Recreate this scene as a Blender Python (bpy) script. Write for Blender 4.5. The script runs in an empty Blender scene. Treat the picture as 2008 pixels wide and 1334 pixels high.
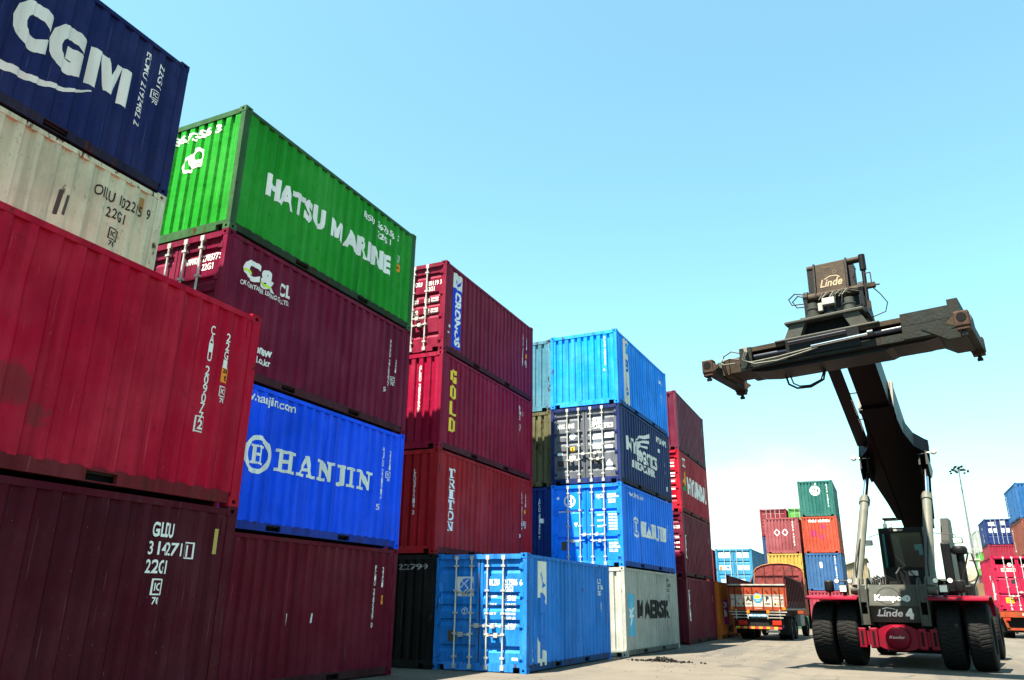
import bpy, bmesh, math, random
from mathutils import Vector, Matrix, Quaternion
random.seed(7)
SC = bpy.context.scene
COL = SC.collection
R = math.radians

# ------------------------------------------------------------------ camera
cam = bpy.data.cameras.new('camera'); cam.sensor_width = 36.0
cam.lens = 1509.69 / 2008 * 36.0
cam.clip_start = 0.1; cam.clip_end = 3000
camo = bpy.data.objects.new('camera', cam); COL.objects.link(camo)
PITCH, YAW, ROLL, CAMH = 0.329209, 0.440909, 0.012889, 1.4798
def cam_axes():
    cy, sy, cp, sp = math.cos(YAW), math.sin(YAW), math.cos(PITCH), math.sin(PITCH)
    F = Vector((-sy*cp, cy*cp, sp)); r = Vector((cy, sy, 0)); U = r.cross(F)
    c, s = math.cos(ROLL), math.sin(ROLL)
    return r*c + U*s, U*c - r*s, F
_r, _u, _f = cam_axes()
camo.matrix_world = Matrix(((_r.x, _u.x, -_f.x, 0), (_r.y, _u.y, -_f.y, 0), (_r.z, _u.z, -_f.z, CAMH), (0, 0, 0, 1)))
SC.camera = camo

# ------------------------------------------------------------------ light
SUNV = Vector((-0.37, -1.0, 2.65)).normalized()
sun = bpy.data.lights.new('sun', 'SUN'); sun.energy = 5.0; sun.angle = R(0.5); sun.color = (1.0, 0.91, 0.74)
suno = bpy.data.objects.new('sun', sun); COL.objects.link(suno)
suno.rotation_euler = SUNV.to_track_quat('Z', 'Y').to_euler(); suno.location = (-20, -30, 60)
world = bpy.data.worlds.new('World'); SC.world = world; world.use_nodes = True
nt = world.node_tree; nt.nodes.clear()
wo = nt.nodes.new('ShaderNodeOutputWorld'); bg = nt.nodes.new('ShaderNodeBackground')
sky = nt.nodes.new('ShaderNodeTexSky'); sky.sky_type = 'NISHITA'; sky.sun_disc = False
sky.sun_elevation = math.asin(SUNV.z); sky.sun_rotation = math.atan2(SUNV.x, SUNV.y) % (2*math.pi)
sky.air_density = 1.0; sky.dust_density = 0.9; sky.ozone_density = 1.0; sky.altitude = 0
bg.inputs['Strength'].default_value = 0.057
# a veil of hot-season haze and one soft cloud bank low over the yard
tc = nt.nodes.new('ShaderNodeTexCoord')
sep = nt.nodes.new('ShaderNodeSeparateXYZ'); nt.links.new(tc.outputs['Generated'], sep.inputs[0])
noi = nt.nodes.new('ShaderNodeTexNoise'); noi.inputs['Scale'].default_value = 5.0; noi.inputs['Detail'].default_value = 6
mp = nt.nodes.new('ShaderNodeMapping'); mp.inputs['Scale'].default_value = (1, 1, 2.6)
nt.links.new(tc.outputs['Generated'], mp.inputs[0]); nt.links.new(mp.outputs[0], noi.inputs['Vector'])
r1 = nt.nodes.new('ShaderNodeMapRange'); r1.inputs[1].default_value = 0.48; r1.inputs[2].default_value = 0.62
nt.links.new(noi.outputs['Fac'], r1.inputs[0])
r2 = nt.nodes.new('ShaderNodeMapRange'); r2.inputs[1].default_value = 0.20; r2.inputs[2].default_value = 0.0
nt.links.new(sep.outputs['Z'], r2.inputs[0])
mu = nt.nodes.new('ShaderNodeMath'); mu.operation = 'MULTIPLY'
nt.links.new(r1.outputs[0], mu.inputs[0]); nt.links.new(r2.outputs[0], mu.inputs[1])
tint = nt.nodes.new('ShaderNodeMix'); tint.data_type = 'RGBA'; tint.blend_type = 'MULTIPLY'; tint.inputs[0].default_value = 1.0
nt.links.new(sky.outputs[0], tint.inputs[6]); tint.inputs[7].default_value = (0.90, 1.26, 1.00, 1)
mx = nt.nodes.new('ShaderNodeMix'); mx.data_type = 'RGBA'; mx.inputs[7].default_value = (3.0, 2.95, 2.85, 1)
nt.links.new(mu.outputs[0], mx.inputs[0]); nt.links.new(tint.outputs[2], mx.inputs[6])
cd_ = (_r*((1475-1004)/1509.7) - _u*((975-667)/1509.7) + _f).normalized()
cv = nt.nodes.new('ShaderNodeVectorMath'); cv.operation = 'SUBTRACT'; cv.inputs[1].default_value = cd_; nt.links.new(tc.outputs['Generated'], cv.inputs[0])
cs = nt.nodes.new('ShaderNodeVectorMath'); cs.operation = 'MULTIPLY'; cs.inputs[1].default_value = (1.0, 1.0, 1.75); nt.links.new(cv.outputs[0], cs.inputs[0])
cl = nt.nodes.new('ShaderNodeVectorMath'); cl.operation = 'LENGTH'; nt.links.new(cs.outputs[0], cl.inputs[0])
cn = nt.nodes.new('ShaderNodeTexNoise'); cn.inputs['Scale'].default_value = 16; cn.inputs['Detail'].default_value = 7; nt.links.new(tc.outputs['Generated'], cn.inputs['Vector'])
ca = nt.nodes.new('ShaderNodeMath'); ca.operation = 'MULTIPLY_ADD'; ca.inputs[1].default_value = 0.16; nt.links.new(cn.outputs['Fac'], ca.inputs[0]); nt.links.new(cl.outputs['Value'], ca.inputs[2])
cm_ = nt.nodes.new('ShaderNodeMapRange'); cm_.interpolation_type = 'SMOOTHSTEP'; cm_.inputs[1].default_value = 0.205; cm_.inputs[2].default_value = 0.12; cm_.inputs[4].default_value = 0.85; nt.links.new(ca.outputs[0], cm_.inputs[0])
mx2 = nt.nodes.new('ShaderNodeMix'); mx2.data_type = 'RGBA'; mx2.inputs[7].default_value = (3.35, 3.25, 3.15, 1)
nt.links.new(cm_.outputs[0], mx2.inputs[0]); nt.links.new(mx.outputs[2], mx2.inputs[6])
nt.links.new(mx2.outputs[2], bg.inputs['Color']); nt.links.new(bg.outputs[0], wo.inputs[0])
SC.view_settings.view_transform = 'Standard'; SC.view_settings.look = 'None'
SC.view_settings.exposure = 2.55; SC.view_settings.gamma = 1.0; SC.view_settings.use_curve_mapping = False

# ------------------------------------------------------------------ materials
PK = 0.5
MATS = {}
def new_mat(name):
    m = bpy.data.materials.new(name); m.use_nodes = True
    n = m.node_tree; b = n.nodes['Principled BSDF']
    return m, n, b
def noise_to(n, coord, scale, detail=4, stretch=None, offset=0.0, lo=0.4, hi=0.6, rough=0.55):
    mpn = n.nodes.new('ShaderNodeMapping'); mpn.inputs['Location'].default_value = (offset, offset*0.7, offset*1.3)
    if stretch: mpn.inputs['Scale'].default_value = stretch
    n.links.new(coord, mpn.inputs[0])
    t = n.nodes.new('ShaderNodeTexNoise'); t.inputs['Scale'].default_value = scale; t.inputs['Detail'].default_value = detail
    t.inputs['Roughness'].default_value = rough
    n.links.new(mpn.outputs[0], t.inputs['Vector'])
    r = n.nodes.new('ShaderNodeMapRange'); r.inputs[1].default_value = lo; r.inputs[2].default_value = hi
    n.links.new(t.outputs['Fac'], r.inputs[0])
    return r.outputs[0]
def mixc(n, fac, a, b, blend='MIX', k=1.0):
    m = n.nodes.new('ShaderNodeMix'); m.data_type = 'RGBA'; m.blend_type = blend
    if k != 1.0:
        q = n.nodes.new('ShaderNodeMath'); q.operation = 'MULTIPLY'; q.inputs[1].default_value = k
        n.links.new(fac, q.inputs[0]); fac = q.outputs[0]
    if isinstance(fac, (int, float)): m.inputs[0].default_value = fac
    else: n.links.new(fac, m.inputs[0])
    for i, c in ((6, a), (7, b)):
        if isinstance(c, tuple): m.inputs[i].default_value = (c[0], c[1], c[2], 1)
        else: n.links.new(c, m.inputs[i])
    return m.outputs[2]
def paint(color, wear=0.5, rough=0.5, key=None, streak=0.5, dust=0.3, chips=True):
    """weathered enamel on steel: faded patches, rain streaks, rust blooms, dents"""
    k = ('paint', color, wear, rough, key, streak, dust)
    if k in MATS: return MATS[k]
    m, n, b = new_mat('weathered_paint')
    color = tuple(x*PK for x in color)
    off = random.uniform(0, 60)
    co = n.nodes.new('ShaderNodeTexCoord').outputs['Object']
    c = color
    lum = 0.3*c[0] + 0.59*c[1] + 0.11*c[2]
    fade = tuple(min(.9, x*1.12 + lum*0.12 + 0.010) for x in c)
    dark = tuple(x*0.40 for x in c)
    o = mixc(n, noise_to(n, co, 0.9, 5, None, off, 0.42, 0.70), c, fade, k=0.75)
    o = mixc(n, noise_to(n, co, 3.2, 6, (1, 1, 0.10), off+3, 0.52, 0.75), o, dark, k=streak)
    o = mixc(n, noise_to(n, co, 9.0, 5, (1, 1, 0.16), off+9, 0.58, 0.72), o, fade, k=streak*0.8)
    o = mixc(n, noise_to(n, co, 1.6, 8, None, off+5, 0.60, 0.80, 0.7), o, (0.045, 0.034, 0.026), k=dust)
    o = mixc(n, noise_to(n, co, 5.0, 5, (1, 1, 0.035), off+41, 0.50, 0.66), o, dark, k=0.75*streak+.1)
    o = mixc(n, noise_to(n, co, 7.0, 6, (1, 1, 0.05), off+47, 0.56, 0.70), o, fade, k=0.9*streak)
    o = mixc(n, noise_to(n, co, 0.55, 6, None, off+53, 0.5, 0.72, 0.65), o, tuple(x*0.62 for x in c), k=0.8)
    o = mixc(n, noise_to(n, co, 13, 6, (1, 1, 0.6), off+59, 0.60, 0.66, 0.7), o, tuple(x*0.45+0.004 for x in c), k=0.55)
    if wear > 0:
        rs = mixc(n, noise_to(n, co, 25, 3, None, off, 0.3, 0.7), (0.018, 0.007, 0.004), (0.070, 0.026, 0.011))
        f = noise_to(n, co, 5.5, 9, (1, 1, 0.45), off+17, 0.70-0.10*wear, 0.74-0.09*wear, 0.72)
        o = mixc(n, f, o, rs, k=min(1.0, 0.35+wear*0.5))
    if chips:
        f2 = noise_to(n, co, 34, 3, None, off+23, 0.715, 0.73)
        o = mixc(n, f2, o, (0.16, 0.15, 0.14), k=0.5)
        f3 = noise_to(n, co, 26, 2, (1, 1, 0.028), off+61, 0.70, 0.715)
        o = mixc(n, f3, o, fade if lum > .25 else tuple(x*1.3+.035 for x in c), k=0.7)
        f4 = noise_to(n, co, 7, 10, (1, 1, 0.8), off+67, 0.655, 0.665, 0.75)
        o = mixc(n, f4, o, tuple(x*.25+.006 for x in c), k=0.75)
    n.links.new(o, b.inputs['Base Color'])
    b.inputs['Roughness'].default_value = rough
    b.inputs['Specular IOR Level'].default_value = 0.07
    bm_ = n.nodes.new('ShaderNodeBump'); bm_.inputs['Strength'].default_value = 0.35; bm_.inputs['Distance'].default_value = 0.03
    n.links.new(noise_to(n, co, 2.2, 3, None, off+31, 0.2, 0.8), bm_.inputs['Height'])
    n.links.new(bm_.outputs[0], b.inputs['Normal'])
    MATS[k] = m
    return m
def letter(color, flake=0.5):
    """stencil paint, flaking in places so the coat below shows through"""
    k = ('letter', color, flake)
    if k in MATS: return MATS[k]
    m, n, b = new_mat('stencil_paint')
    co = n.nodes.new('ShaderNodeTexCoord').outputs['Object']
    o = mixc(n, noise_to(n, co, 2.5, 6, (1, 1, 0.2), 3.0, 0.45, 0.75), color, tuple(x*0.66 for x in color), k=0.8)
    n.links.new(o, b.inputs['Base Color']); b.inputs['Roughness'].default_value = 0.7; b.inputs['Specular IOR Level'].default_value = 0.1
    tr = n.nodes.new('ShaderNodeBsdfTransparent'); ms = n.nodes.new('ShaderNodeMixShader')
    f = noise_to(n, co, 14, 7, (1, 1, 0.5), 11.0, 0.71-0.05*flake, 0.73-0.05*flake, 0.7)
    n.links.new(f, ms.inputs[0]); n.links.new(b.outputs[0], ms.inputs[1]); n.links.new(tr.outputs[0], ms.inputs[2])
    n.links.new(ms.outputs[0], n.nodes['Material Output'].inputs[0])
    MATS[k] = m
    return m
def plain(color, rough=0.6, metal=0.0, vary=0.4, key=None, scale=4.0, bump=0.0, dirt=None, spec=0.12):
    k = ('plain', color, rough, metal, vary, key, scale, bump, dirt, spec)
    if k in MATS: return MATS[k]
    m, n, b = new_mat(key or 'coated_surface')
    co = n.nodes.new('ShaderNodeTexCoord').outputs['Object']
    off = random.uniform(0, 40)
    o = mixc(n, noise_to(n, co, scale, 7, None, off, 0.35, 0.7), color, tuple(x*(1-vary) for x in color))
    if dirt:
        o = mixc(n, noise_to(n, co, scale*0.6, 8, None, off+7, 0.46, 0.66, 0.7), o, dirt, k=0.7)
    n.links.new(o, b.inputs['Base Color'])
    b.inputs['Roughness'].default_value = rough; b.inputs['Metallic'].default_value = metal; b.inputs['Specular IOR Level'].default_value = spec
    if bump:
        bn = n.nodes.new('ShaderNodeBump'); bn.inputs['Strength'].default_value = bump; bn.inputs['Distance'].default_value = 0.02
        n.links.new(noise_to(n, co, scale*5, 5, None, off, 0.2, 0.8), bn.inputs['Height']); n.links.new(bn.outputs[0], b.inputs['Normal'])
    MATS[k] = m
    return m
WHITE = (0.72, 0.73, 0.70)
GALV = plain((0.52, 0.52, 0.50), 0.45, 0.35, 0.45, 'galvanised_steel', 6)
RUSTY = plain((0.20, 0.10, 0.055), 0.85, 0, 0.6, 'rusty_steel', 7, 0.3)
DARK = plain((0.0025, 0.0025, 0.003), 0.8, 0, 0.3, 'dark_recess')
UNDER = plain((0.03, 0.028, 0.026), 0.8, 0, 0.5, 'underside_grime')

# ------------------------------------------------------------------ mesh helpers
class MB:
    def __init__(s): s.v = []; s.f = []; s.m = []
    def add(s, vs, fs, mi=0):
        o = len(s.v); s.v += [tuple(p) for p in vs]
        for f in fs: s.f.append(tuple(i+o for i in f)); s.m.append(mi)
        return s
    def box(s, x0, x1, y0, y1, z0, z1, mi=0):
        v = [(x0,y0,z0),(x1,y0,z0),(x1,y1,z0),(x0,y1,z0),(x0,y0,z1),(x1,y0,z1),(x1,y1,z1),(x0,y1,z1)]
        return s.add(v, [(0,3,2,1),(4,5,6,7),(0,1,5,4),(1,2,6,5),(2,3,7,6),(3,0,4,7)], mi)
    def bbox(s, x0, x1, y0, y1, z0, z1, b=0.01, mi=0):
        """box with chamfered vertical and horizontal edges"""
        bm = bmesh.new(); bmesh.ops.create_cube(bm, size=1)
        for v in bm.verts: v.co = Vector(((x0+x1)/2+v.co.x*(x1-x0), (y0+y1)/2+v.co.y*(y1-y0), (z0+z1)/2+v.co.z*(z1-z0)))
        bmesh.ops.bevel(bm, geom=bm.edges[:], offset=b, segments=2, profile=0.5, affect='EDGES')
        return s.bm(bm, mi)
    def bm(s, bm, mi=0):
        bm.verts.index_update()
        s.add([v.co[:] for v in bm.verts], [tuple(v.index for v in f.verts) for f in bm.faces], mi); bm.free(); return s
    def tube(s, p0, p1, r, n=10, mi=0, r1=None, caps=True):
        p0, p1 = Vector(p0), Vector(p1); d = (p1-p0)
        q = d.to_track_quat('Z', 'Y'); r1 = r if r1 is None else r1
        vs = []
        for p, rr in ((p0, r), (p1, r1)):
            for i in range(n):
                a = 2*math.pi*i/n; vs.append(p + q @ Vector((math.cos(a)*rr, math.sin(a)*rr, 0)))
        fs = [(i, (i+1) % n, n+(i+1) % n, n+i) for i in range(n)]
        if caps: fs += [tuple(range(n-1, -1, -1)), tuple(range(n, 2*n))]
        return s.add(vs, fs, mi)
    def path(s, pts, r, n=6, mi=0):
        """bent tube through points"""
        pts = [Vector(p) for p in pts]; rings = []
        for i, p in enumerate(pts):
            d = (pts[min(i+1, len(pts)-1)] - pts[max(i-1, 0)]).normalized(); q = d.to_track_quat('Z', 'Y')
            if i: # keep twist low
                pass
            rings.append([p + q @ Vector((math.cos(2*math.pi*k/n)*r, math.sin(2*math.pi*k/n)*r, 0)) for k in range(n)])
        vs = [v for rg in rings for v in rg]; fs = []
        for i in range(len(pts)-1):
            best = min(range(n), key=lambda sh: sum((rings[i][k]-rings[i+1][(k+sh) % n]).length for k in range(n)))
            for k in range(n):
                fs.append((i*n+k, i*n+(k+1) % n, (i+1)*n+(k+1+best) % n, (i+1)*n+(k+best) % n))
        fs += [tuple(range(n)), tuple(range((len(pts)-1)*n, len(pts)*n))]
        return s.add(vs, fs, mi)
    def prism(s, poly, axis, a0, a1, mi=0):
        """poly: 2D points; axis 'x': poly is (y,z); 'y': (x,z); 'z': (x,y)"""
        def P(p, a): return {'x': (a, p[0], p[1]), 'y': (p[0], a, p[1]), 'z': (p[0], p[1], a)}[axis]
        n = len(poly); vs = [P(p, a0) for p in poly] + [P(p, a1) for p in poly]
        fs = [(i, (i+1) % n, n+(i+1) % n, n+i) for i in range(n)] + [tuple(range(n-1, -1, -1)), tuple(range(n, 2*n))]
        return s.add(vs, fs, mi)
    def lathe(s, prof, origin, axis=(0, 0, 1), n=24, mi=0):
        """prof: (radius, height along axis)"""
        q = Vector(axis).to_track_quat('Z', 'Y'); o = Vector(origin); vs = []; fs = []
        for r, h in prof:
            for i in range(n):
                a = 2*math.pi*i/n; vs.append(o + q @ Vector((r*math.cos(a), r*math.sin(a), h)))
        for j in range(len(prof)-1):
            for i in range(n): fs.append((j*n+i, j*n+(i+1) % n, (j+1)*n+(i+1) % n, (j+1)*n+i))
        fs += [tuple(range(n)), tuple(range((len(prof)-1)*n, len(prof)*n))]
        return s.add(vs, fs, mi)
    def xf(s, M):
        s.v = [tuple(M @ Vector(p)) for p in s.v]; return s
    def mesh(s, name, mats, smooth=False):
        me = bpy.data.meshes.new(name); me.from_pydata(s.v, [], s.f)
        for m in (mats if isinstance(mats, (list, tuple)) else [mats]): me.materials.append(m)
        me.polygons.foreach_set('material_index', s.m)
        if smooth: me.polygons.foreach_set('use_smooth', [True]*len(s.f))
        me.update()
        if smooth:
            bm = bmesh.new(); bm.from_mesh(me)
            for e in bm.edges:
                e.smooth = not (len(e.link_faces) == 2 and e.calc_face_angle(0) > 0.6)
            bmesh.ops.recalc_face_normals(bm, faces=bm.faces[:]); bm.to_mesh(me); bm.free()
        return me
    def build(s, name, mats, parent=None, smooth=False, label=None):
        return link(name, s.mesh(name, mats, smooth), parent, label)
def link(name, me, parent=None, label=None):
    o = bpy.data.objects.new(name, me); COL.objects.link(o)
    if parent is not None: o.parent = parent
    if label: o['label'] = label
    return o
def tag(o, label, cat, group=None):
    o['label'] = label; o['category'] = cat
    if group: o['group'] = group
    return o
def thing(name, loc, rz, label, cat, group=None):
    o = bpy.data.objects.new(name, None); COL.objects.link(o); o.empty_display_size = 0.3
    o.location = loc; o.rotation_euler = (0, 0, rz)
    return tag(o, label, cat, group)
def structure(name, mb, mats):
    o = mb.build(name, mats); o['kind'] = 'structure'; return o

# ------------------------------------------------------------------ lettering
_tc = {}
def glyphs(txt, bold=0.0, shear=0.0, extra=0):
    """outline text as flat triangles, normalised: cap height 1, x from 0"""
    k = (txt, bold, shear)
    if k in _tc: return _tc[k]
    cu = bpy.data.curves.new('t', 'FONT'); cu.body = txt; cu.offset = bold; cu.shear = shear; cu.resolution_u = 3; cu.space_character = 1.0+max(0, bold-.035)*3.2
    ob = bpy.data.objects.new('t', cu); COL.objects.link(ob)
    dg = bpy.context.evaluated_depsgraph_get(); me = ob.evaluated_get(dg).to_mesh()
    vs = [(v.co.x, v.co.y) for v in me.vertices]; fs = [tuple(p.vertices) for p in me.polygons]
    ob.evaluated_get(dg).to_mesh_clear(); bpy.data.objects.remove(ob); bpy.data.curves.remove(cu)
    x0 = min(p[0] for p in vs); cap = 0.729 * 0.95
    vs = [((x-x0)/cap, y/cap) for x, y in vs]
    _tc[k] = (vs, fs)
    return _tc[k]
# slab-serif capitals as strokes in a 1 high box (width, polygons)
def _rc(a, b, c, d): return [(a, c), (b, c), (b, d), (a, d)]
SLAB = {
 'H': (0.95, [_rc(.14,.36,.1,.9), _rc(.60,.82,.1,.9), _rc(.36,.60,.43,.58), _rc(.02,.46,0,.12), _rc(.50,.94,0,.12), _rc(.02,.46,.88,1), _rc(.50,.94,.88,1)]),
 'A': (0.95, [[(.10,.1),(.26,.1),(.50,.86),(.42,1)], [(.58,.1),(.82,.1),(.56,1),(.42,1)], _rc(.30,.62,.28,.40), _rc(0,.38,0,.12), _rc(.50,.94,0,.12)]),
 'N': (0.98, [_rc(.14,.30,.1,.9), _rc(.66,.82,.1,.9), [(.12,1),(.36,1),(.82,.04),(.60,.04)], _rc(.02,.42,0,.12), _rc(.54,.94,.88,1), _rc(0,.2,.88,1)]),
 'J': (0.60, [_rc(.28,.50,.18,.9), [(.28,.18),(.50,.18),(.44,.0),(.22,-.08),(.02,-.02),(.02,.12),(.2,.08)], _rc(.14,.60,.88,1)]),
 'I': (0.48, [_rc(.13,.35,.1,.9), _rc(.02,.46,0,.12), _rc(.02,.46,.88,1)]),
 'T': (0.85, [_rc(.32,.54,.1,.88), _rc(.20,.66,0,.12), _rc(.02,.84,.88,1), _rc(.02,.14,.68,.88), _rc(.72,.84,.68,.88)]),
 'R': (0.90, [_rc(.14,.36,.1,.88), _rc(.02,.46,0,.12), _rc(.02,.60,.88,1), [(.60,1),(.76,.92),(.82,.76),(.76,.58),(.60,.5),(.60,.62),(.64,.72),(.60,.86)], _rc(.36,.60,.45,.56), [(.48,.45),(.66,.45),(.92,0),(.66,0)]]),
 'O': (0.92, [[(.46+.42*math.cos(a), .5+.52*math.sin(a)) for a in (q, q+.5236)] + [(.46+.22*math.cos(a), .5+.34*math.sin(a)) for a in (q+.5236, q)] for q in [i*.5236 for i in range(12)]]),
}
BOX = {  # angular stroke letters
 'M': (1.0, [_rc(0,.22,0,1), _rc(.72,.94,0,1), [(.22,1),(.40,1),(.54,.42),(.54,.1),(.40,.1)], [(.72,1),(.60,1),(.46,.42),(.46,.1),(.58,.1)]]),
 'A': (0.92, [[(0,0),(.22,0),(.44,.86),(.34,1)], [(.62,0),(.86,0),(.54,1),(.34,1)], _rc(.24,.62,.2,.36)]),
 'E': (0.74, [_rc(0,.22,0,1), _rc(.22,.68,0,.2), _rc(.22,.64,.4,.6), _rc(.22,.68,.8,1)]),
 'R': (0.82, [_rc(0,.22,0,1), _rc(.22,.76,.8,1), _rc(.56,.76,.48,.8), _rc(.22,.76,.36,.54), [(.36,.36),(.58,.36),(.80,0),(.56,0)]]),
 'S': (0.78, [_rc(0,.72,.8,1), _rc(0,.22,.58,.8), _rc(0,.72,.4,.58), _rc(.50,.72,.2,.4), _rc(0,.72,0,.2)]),
 'K': (0.86, [_rc(0,.22,0,1), [(.22,.40),(.22,.62),(.58,1),(.84,1)], [(.30,.52),(.46,.62),(.86,0),(.60,0)]]),
 'H': (0.86, [_rc(0,.24,0,1), _rc(.54,.78,0,1), _rc(.24,.54,.4,.6)]),
 'T': (0.78, [_rc(0,.74,.8,1), _rc(.25,.49,0,.8)]),
 'U': (0.86, [_rc(0,.24,.2,1), _rc(.54,.78,.2,1), _rc(0,.78,0,.2)]),
 'I': (0.30, [_rc(0,.24,0,1)]),
 'N': (0.90, [_rc(0,.22,0,1), _rc(.58,.80,0,1), [(.22,1),(.36,1),(.58,.3),(.58,0),(.46,0),(.22,.7)]]),
 'C': (0.92, [_rc(.2,.84,.78,1), _rc(0,.26,.14,.86), _rc(.2,.84,0,.22), _rc(.60,.84,.64,.78), _rc(.60,.84,.22,.36)]),
 'G': (0.94, [_rc(.2,.86,.78,1), _rc(0,.26,.14,.86), _rc(.2,.86,0,.22), _rc(.62,.86,.66,.78), _rc(.60,.86,.22,.5), _rc(.46,.60,.34,.5)]),
 'O': (0.86, [_rc(0,.2,.1,.9), _rc(.56,.76,.1,.9), _rc(.1,.66,0,.16), _rc(.1,.66,.84,1)]),
 'L': (0.70, [_rc(0,.2,0,1), _rc(.2,.66,0,.16)]),
 'D': (0.86, [_rc(0,.2,0,1), _rc(.2,.62,.84,1), _rc(.2,.62,0,.16), _rc(.56,.76,.1,.9)]),
 'Y': (0.84, [[(0,1),(.24,1),(.50,.5),(.28,.5)], [(.78,1),(.54,1),(.28,.5),(.50,.5)], _rc(.28,.50,0,.5)]),
 ' ': (0.45, []),
}
def strokes(txt, font):
    polys = []; x = 0
    for ch in txt:
        w, ps = font[ch]
        polys += [[(p[0]+x, p[1]) for p in q] for q in ps]; x += w + 0.09
    return polys, x - 0.09
def ring(cx, cz, r0, r1, n=28, sx=1.0):
    out = []
    for i in range(n):
        a, b = 2*math.pi*i/n, 2*math.pi*(i+1)/n
        out.append([(cx+sx*r1*math.cos(a), cz+r1*math.sin(a)), (cx+sx*r1*math.cos(b), cz+r1*math.sin(b)), (cx+sx*r0*math.cos(b), cz+r0*math.sin(b)), (cx+sx*r0*math.cos(a), cz+r0*math.sin(a))])
    return out
def disc(cx, cz, r, n=24, sx=1.0): return [[(cx+sx*r*math.cos(2*math.pi*i/n), cz+r*math.sin(2*math.pi*i/n)) for i in range(n)]]
def band(pts, w0, w1=None):
    """polyline as a strip of quads"""
    w1 = w0 if w1 is None else w1; out = []; n = len(pts)
    L_ = []; Rr = []
    for i, p in enumerate(pts):
        a = pts[max(i-1, 0)]; b = pts[min(i+1, n-1)]; d = (b[0]-a[0], b[1]-a[1]); l = math.hypot(*d) or 1
        w = (w0+(w1-w0)*i/(n-1))/2; L_.append((p[0]-d[1]/l*w, p[1]+d[0]/l*w)); Rr.append((p[0]+d[1]/l*w, p[1]-d[0]/l*w))
    for i in range(n-1): out.append([L_[i], L_[i+1], Rr[i+1], Rr[i]])
    return out
class Marks:
    """flat painted marks in wall coordinates (a, z); laid over the wall's relief by decal()"""
    def __init__(s): s.items = []      # (verts2d, faces, colour, layer)
    def poly(s, polys, col, layer=0):
        vs = []; fs = []
        for i, p in enumerate(polys):
            o = len(vs); vs += [tuple(q) for q in p]; fs.append(tuple(range(o, o+len(p))))
        s.items.append((vs, fs, col, layer)); return s
    def rect(s, a0, a1, z0, z1, col, layer=0): return s.poly([_rc(a0, a1, z0, z1)], col, layer)
    def text(s, txt, a, z, h, col=WHITE, w=None, bold=0.02, layer=1, rot=0, shear=0.0, ang=0.0):
        vs, fs = glyphs(txt, bold, shear)
        x1 = max(p[0] for p in vs); sx = (w/(x1) if w else h)
        if rot == 0: pv = [(a+p[0]*sx, z+p[1]*h) for p in vs]
        else: pv = [(a+p[1]*h, z-p[0]*sx) for p in vs]          # reads downwards
        if ang:
            c, q = math.cos(ang), math.sin(ang); pv = [(a+(p[0]-a)*c-(p[1]-z)*q, z+(p[0]-a)*q+(p[1]-z)*c) for p in pv]
        s.items.append((pv, fs, col, layer)); return s
    def down(s, txt, a, z, h, step, col=WHITE, bold=0.02, w=None):
        """upright letters stacked downwards from z"""
        y = z
        for ch in txt:
            if ch != ' ':
                vs, fs = glyphs(ch, bold, 0.0); x1 = max(p[0] for p in vs)
                k = (w/x1 if w else h); off = -x1*k/2
                s.items.append(([(a+off+p[0]*k, y-h+p[1]*h) for p in vs], fs, col, 1))
            y -= step if ch != ' ' else step*0.55
        return s
    def strokes(s, txt, font, a, z, h, w=None, col=WHITE, layer=1, rot=False, fat=0.0):
        ps, x1 = strokes(txt, font); k = (w/x1 if w else h)
        if fat:
            out = []
            for p in ps:
                cx = sum(q[0] for q in p)/len(p); cy = sum(q[1] for q in p)/len(p)
                out.append([(q[0]+fat*(1 if q[0] > cx else -1), q[1]+fat*.6*(1 if q[1] > cy else -1)) for q in p])
            ps = out
        for i, p in enumerate(ps):
            if rot: q = [(a+y*h, z-x*k) for x, y in p]
            else: q = [(a+x*k, z+y*h) for x, y in p]
            s.poly([q], col, layer + 0.09*(i % 7))
        return s
    def code(s, txt, a, z, h=0.13, step=0.155, col=WHITE): a = .3355+.273*round((a-.3355)/.273); return s.down(txt, a, z, h, step, col, 0.012, min(.075, h*0.62))
    def fcode(s, txt, a, z, h=0.13, step=0.155, col=WHITE): a = .363+.235*round((a-.363)/.235); return s.down(txt, a, z, h, step, col, 0.012, min(.10, h*0.66))
    def ic(s, a, z, h=0.2, col=WHITE):
        for p in (_rc(a-h*.45, a+h*.45, z+h*.92, z+h), _rc(a-h*.45, a+h*.45, z+h*.08, z+h*.16), _rc(a-h*.45, a-h*.37, z+h*.16, z+h*.92), _rc(a+h*.37, a+h*.45, z+h*.16, z+h*.92)): s.poly([p], col, 1)
        s.text('IC', a-h*.26, z+h*.34, h*.42, col, w=h*.5); s.text('70', a-h*.3, z-h*.42, h*.38, col, w=h*.6); return s
def decal(mb, marks, breaks, along, place, mats, base_index):
    """cut every mark at the folds of the wall and lay it 3 mm over the surface"""
    for vs, fs, col, layer in marks.items:
        bm = bmesh.new(); bv = [bm.verts.new((p[0], p[1], 0)) for p in vs]
        for f in fs:
            try: bm.faces.new([bv[i] for i in f])
            except ValueError: pass
        ax = 0 if along == 'a' else 1
        lo = min(p[ax] for p in vs); hi = max(p[ax] for p in vs)
        for b_ in breaks:
            if lo < b_ < hi:
                bmesh.ops.bisect_plane(bm, geom=bm.verts[:]+bm.edges[:]+bm.faces[:], dist=1e-5, plane_co=(b_, 0, 0) if ax == 0 else (0, b_, 0), plane_no=(1, 0, 0) if ax == 0 else (0, 1, 0))
        m = letter(col)
        if m not in mats: mats.append(m)
        bm.verts.index_update()
        mb.add([place(v.co.x, v.co.y, 0.003+0.0022*layer) for v in bm.verts], [tuple(v.index for v in f.verts) for f in bm.faces], mats.index(m))
        bm.free()

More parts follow.
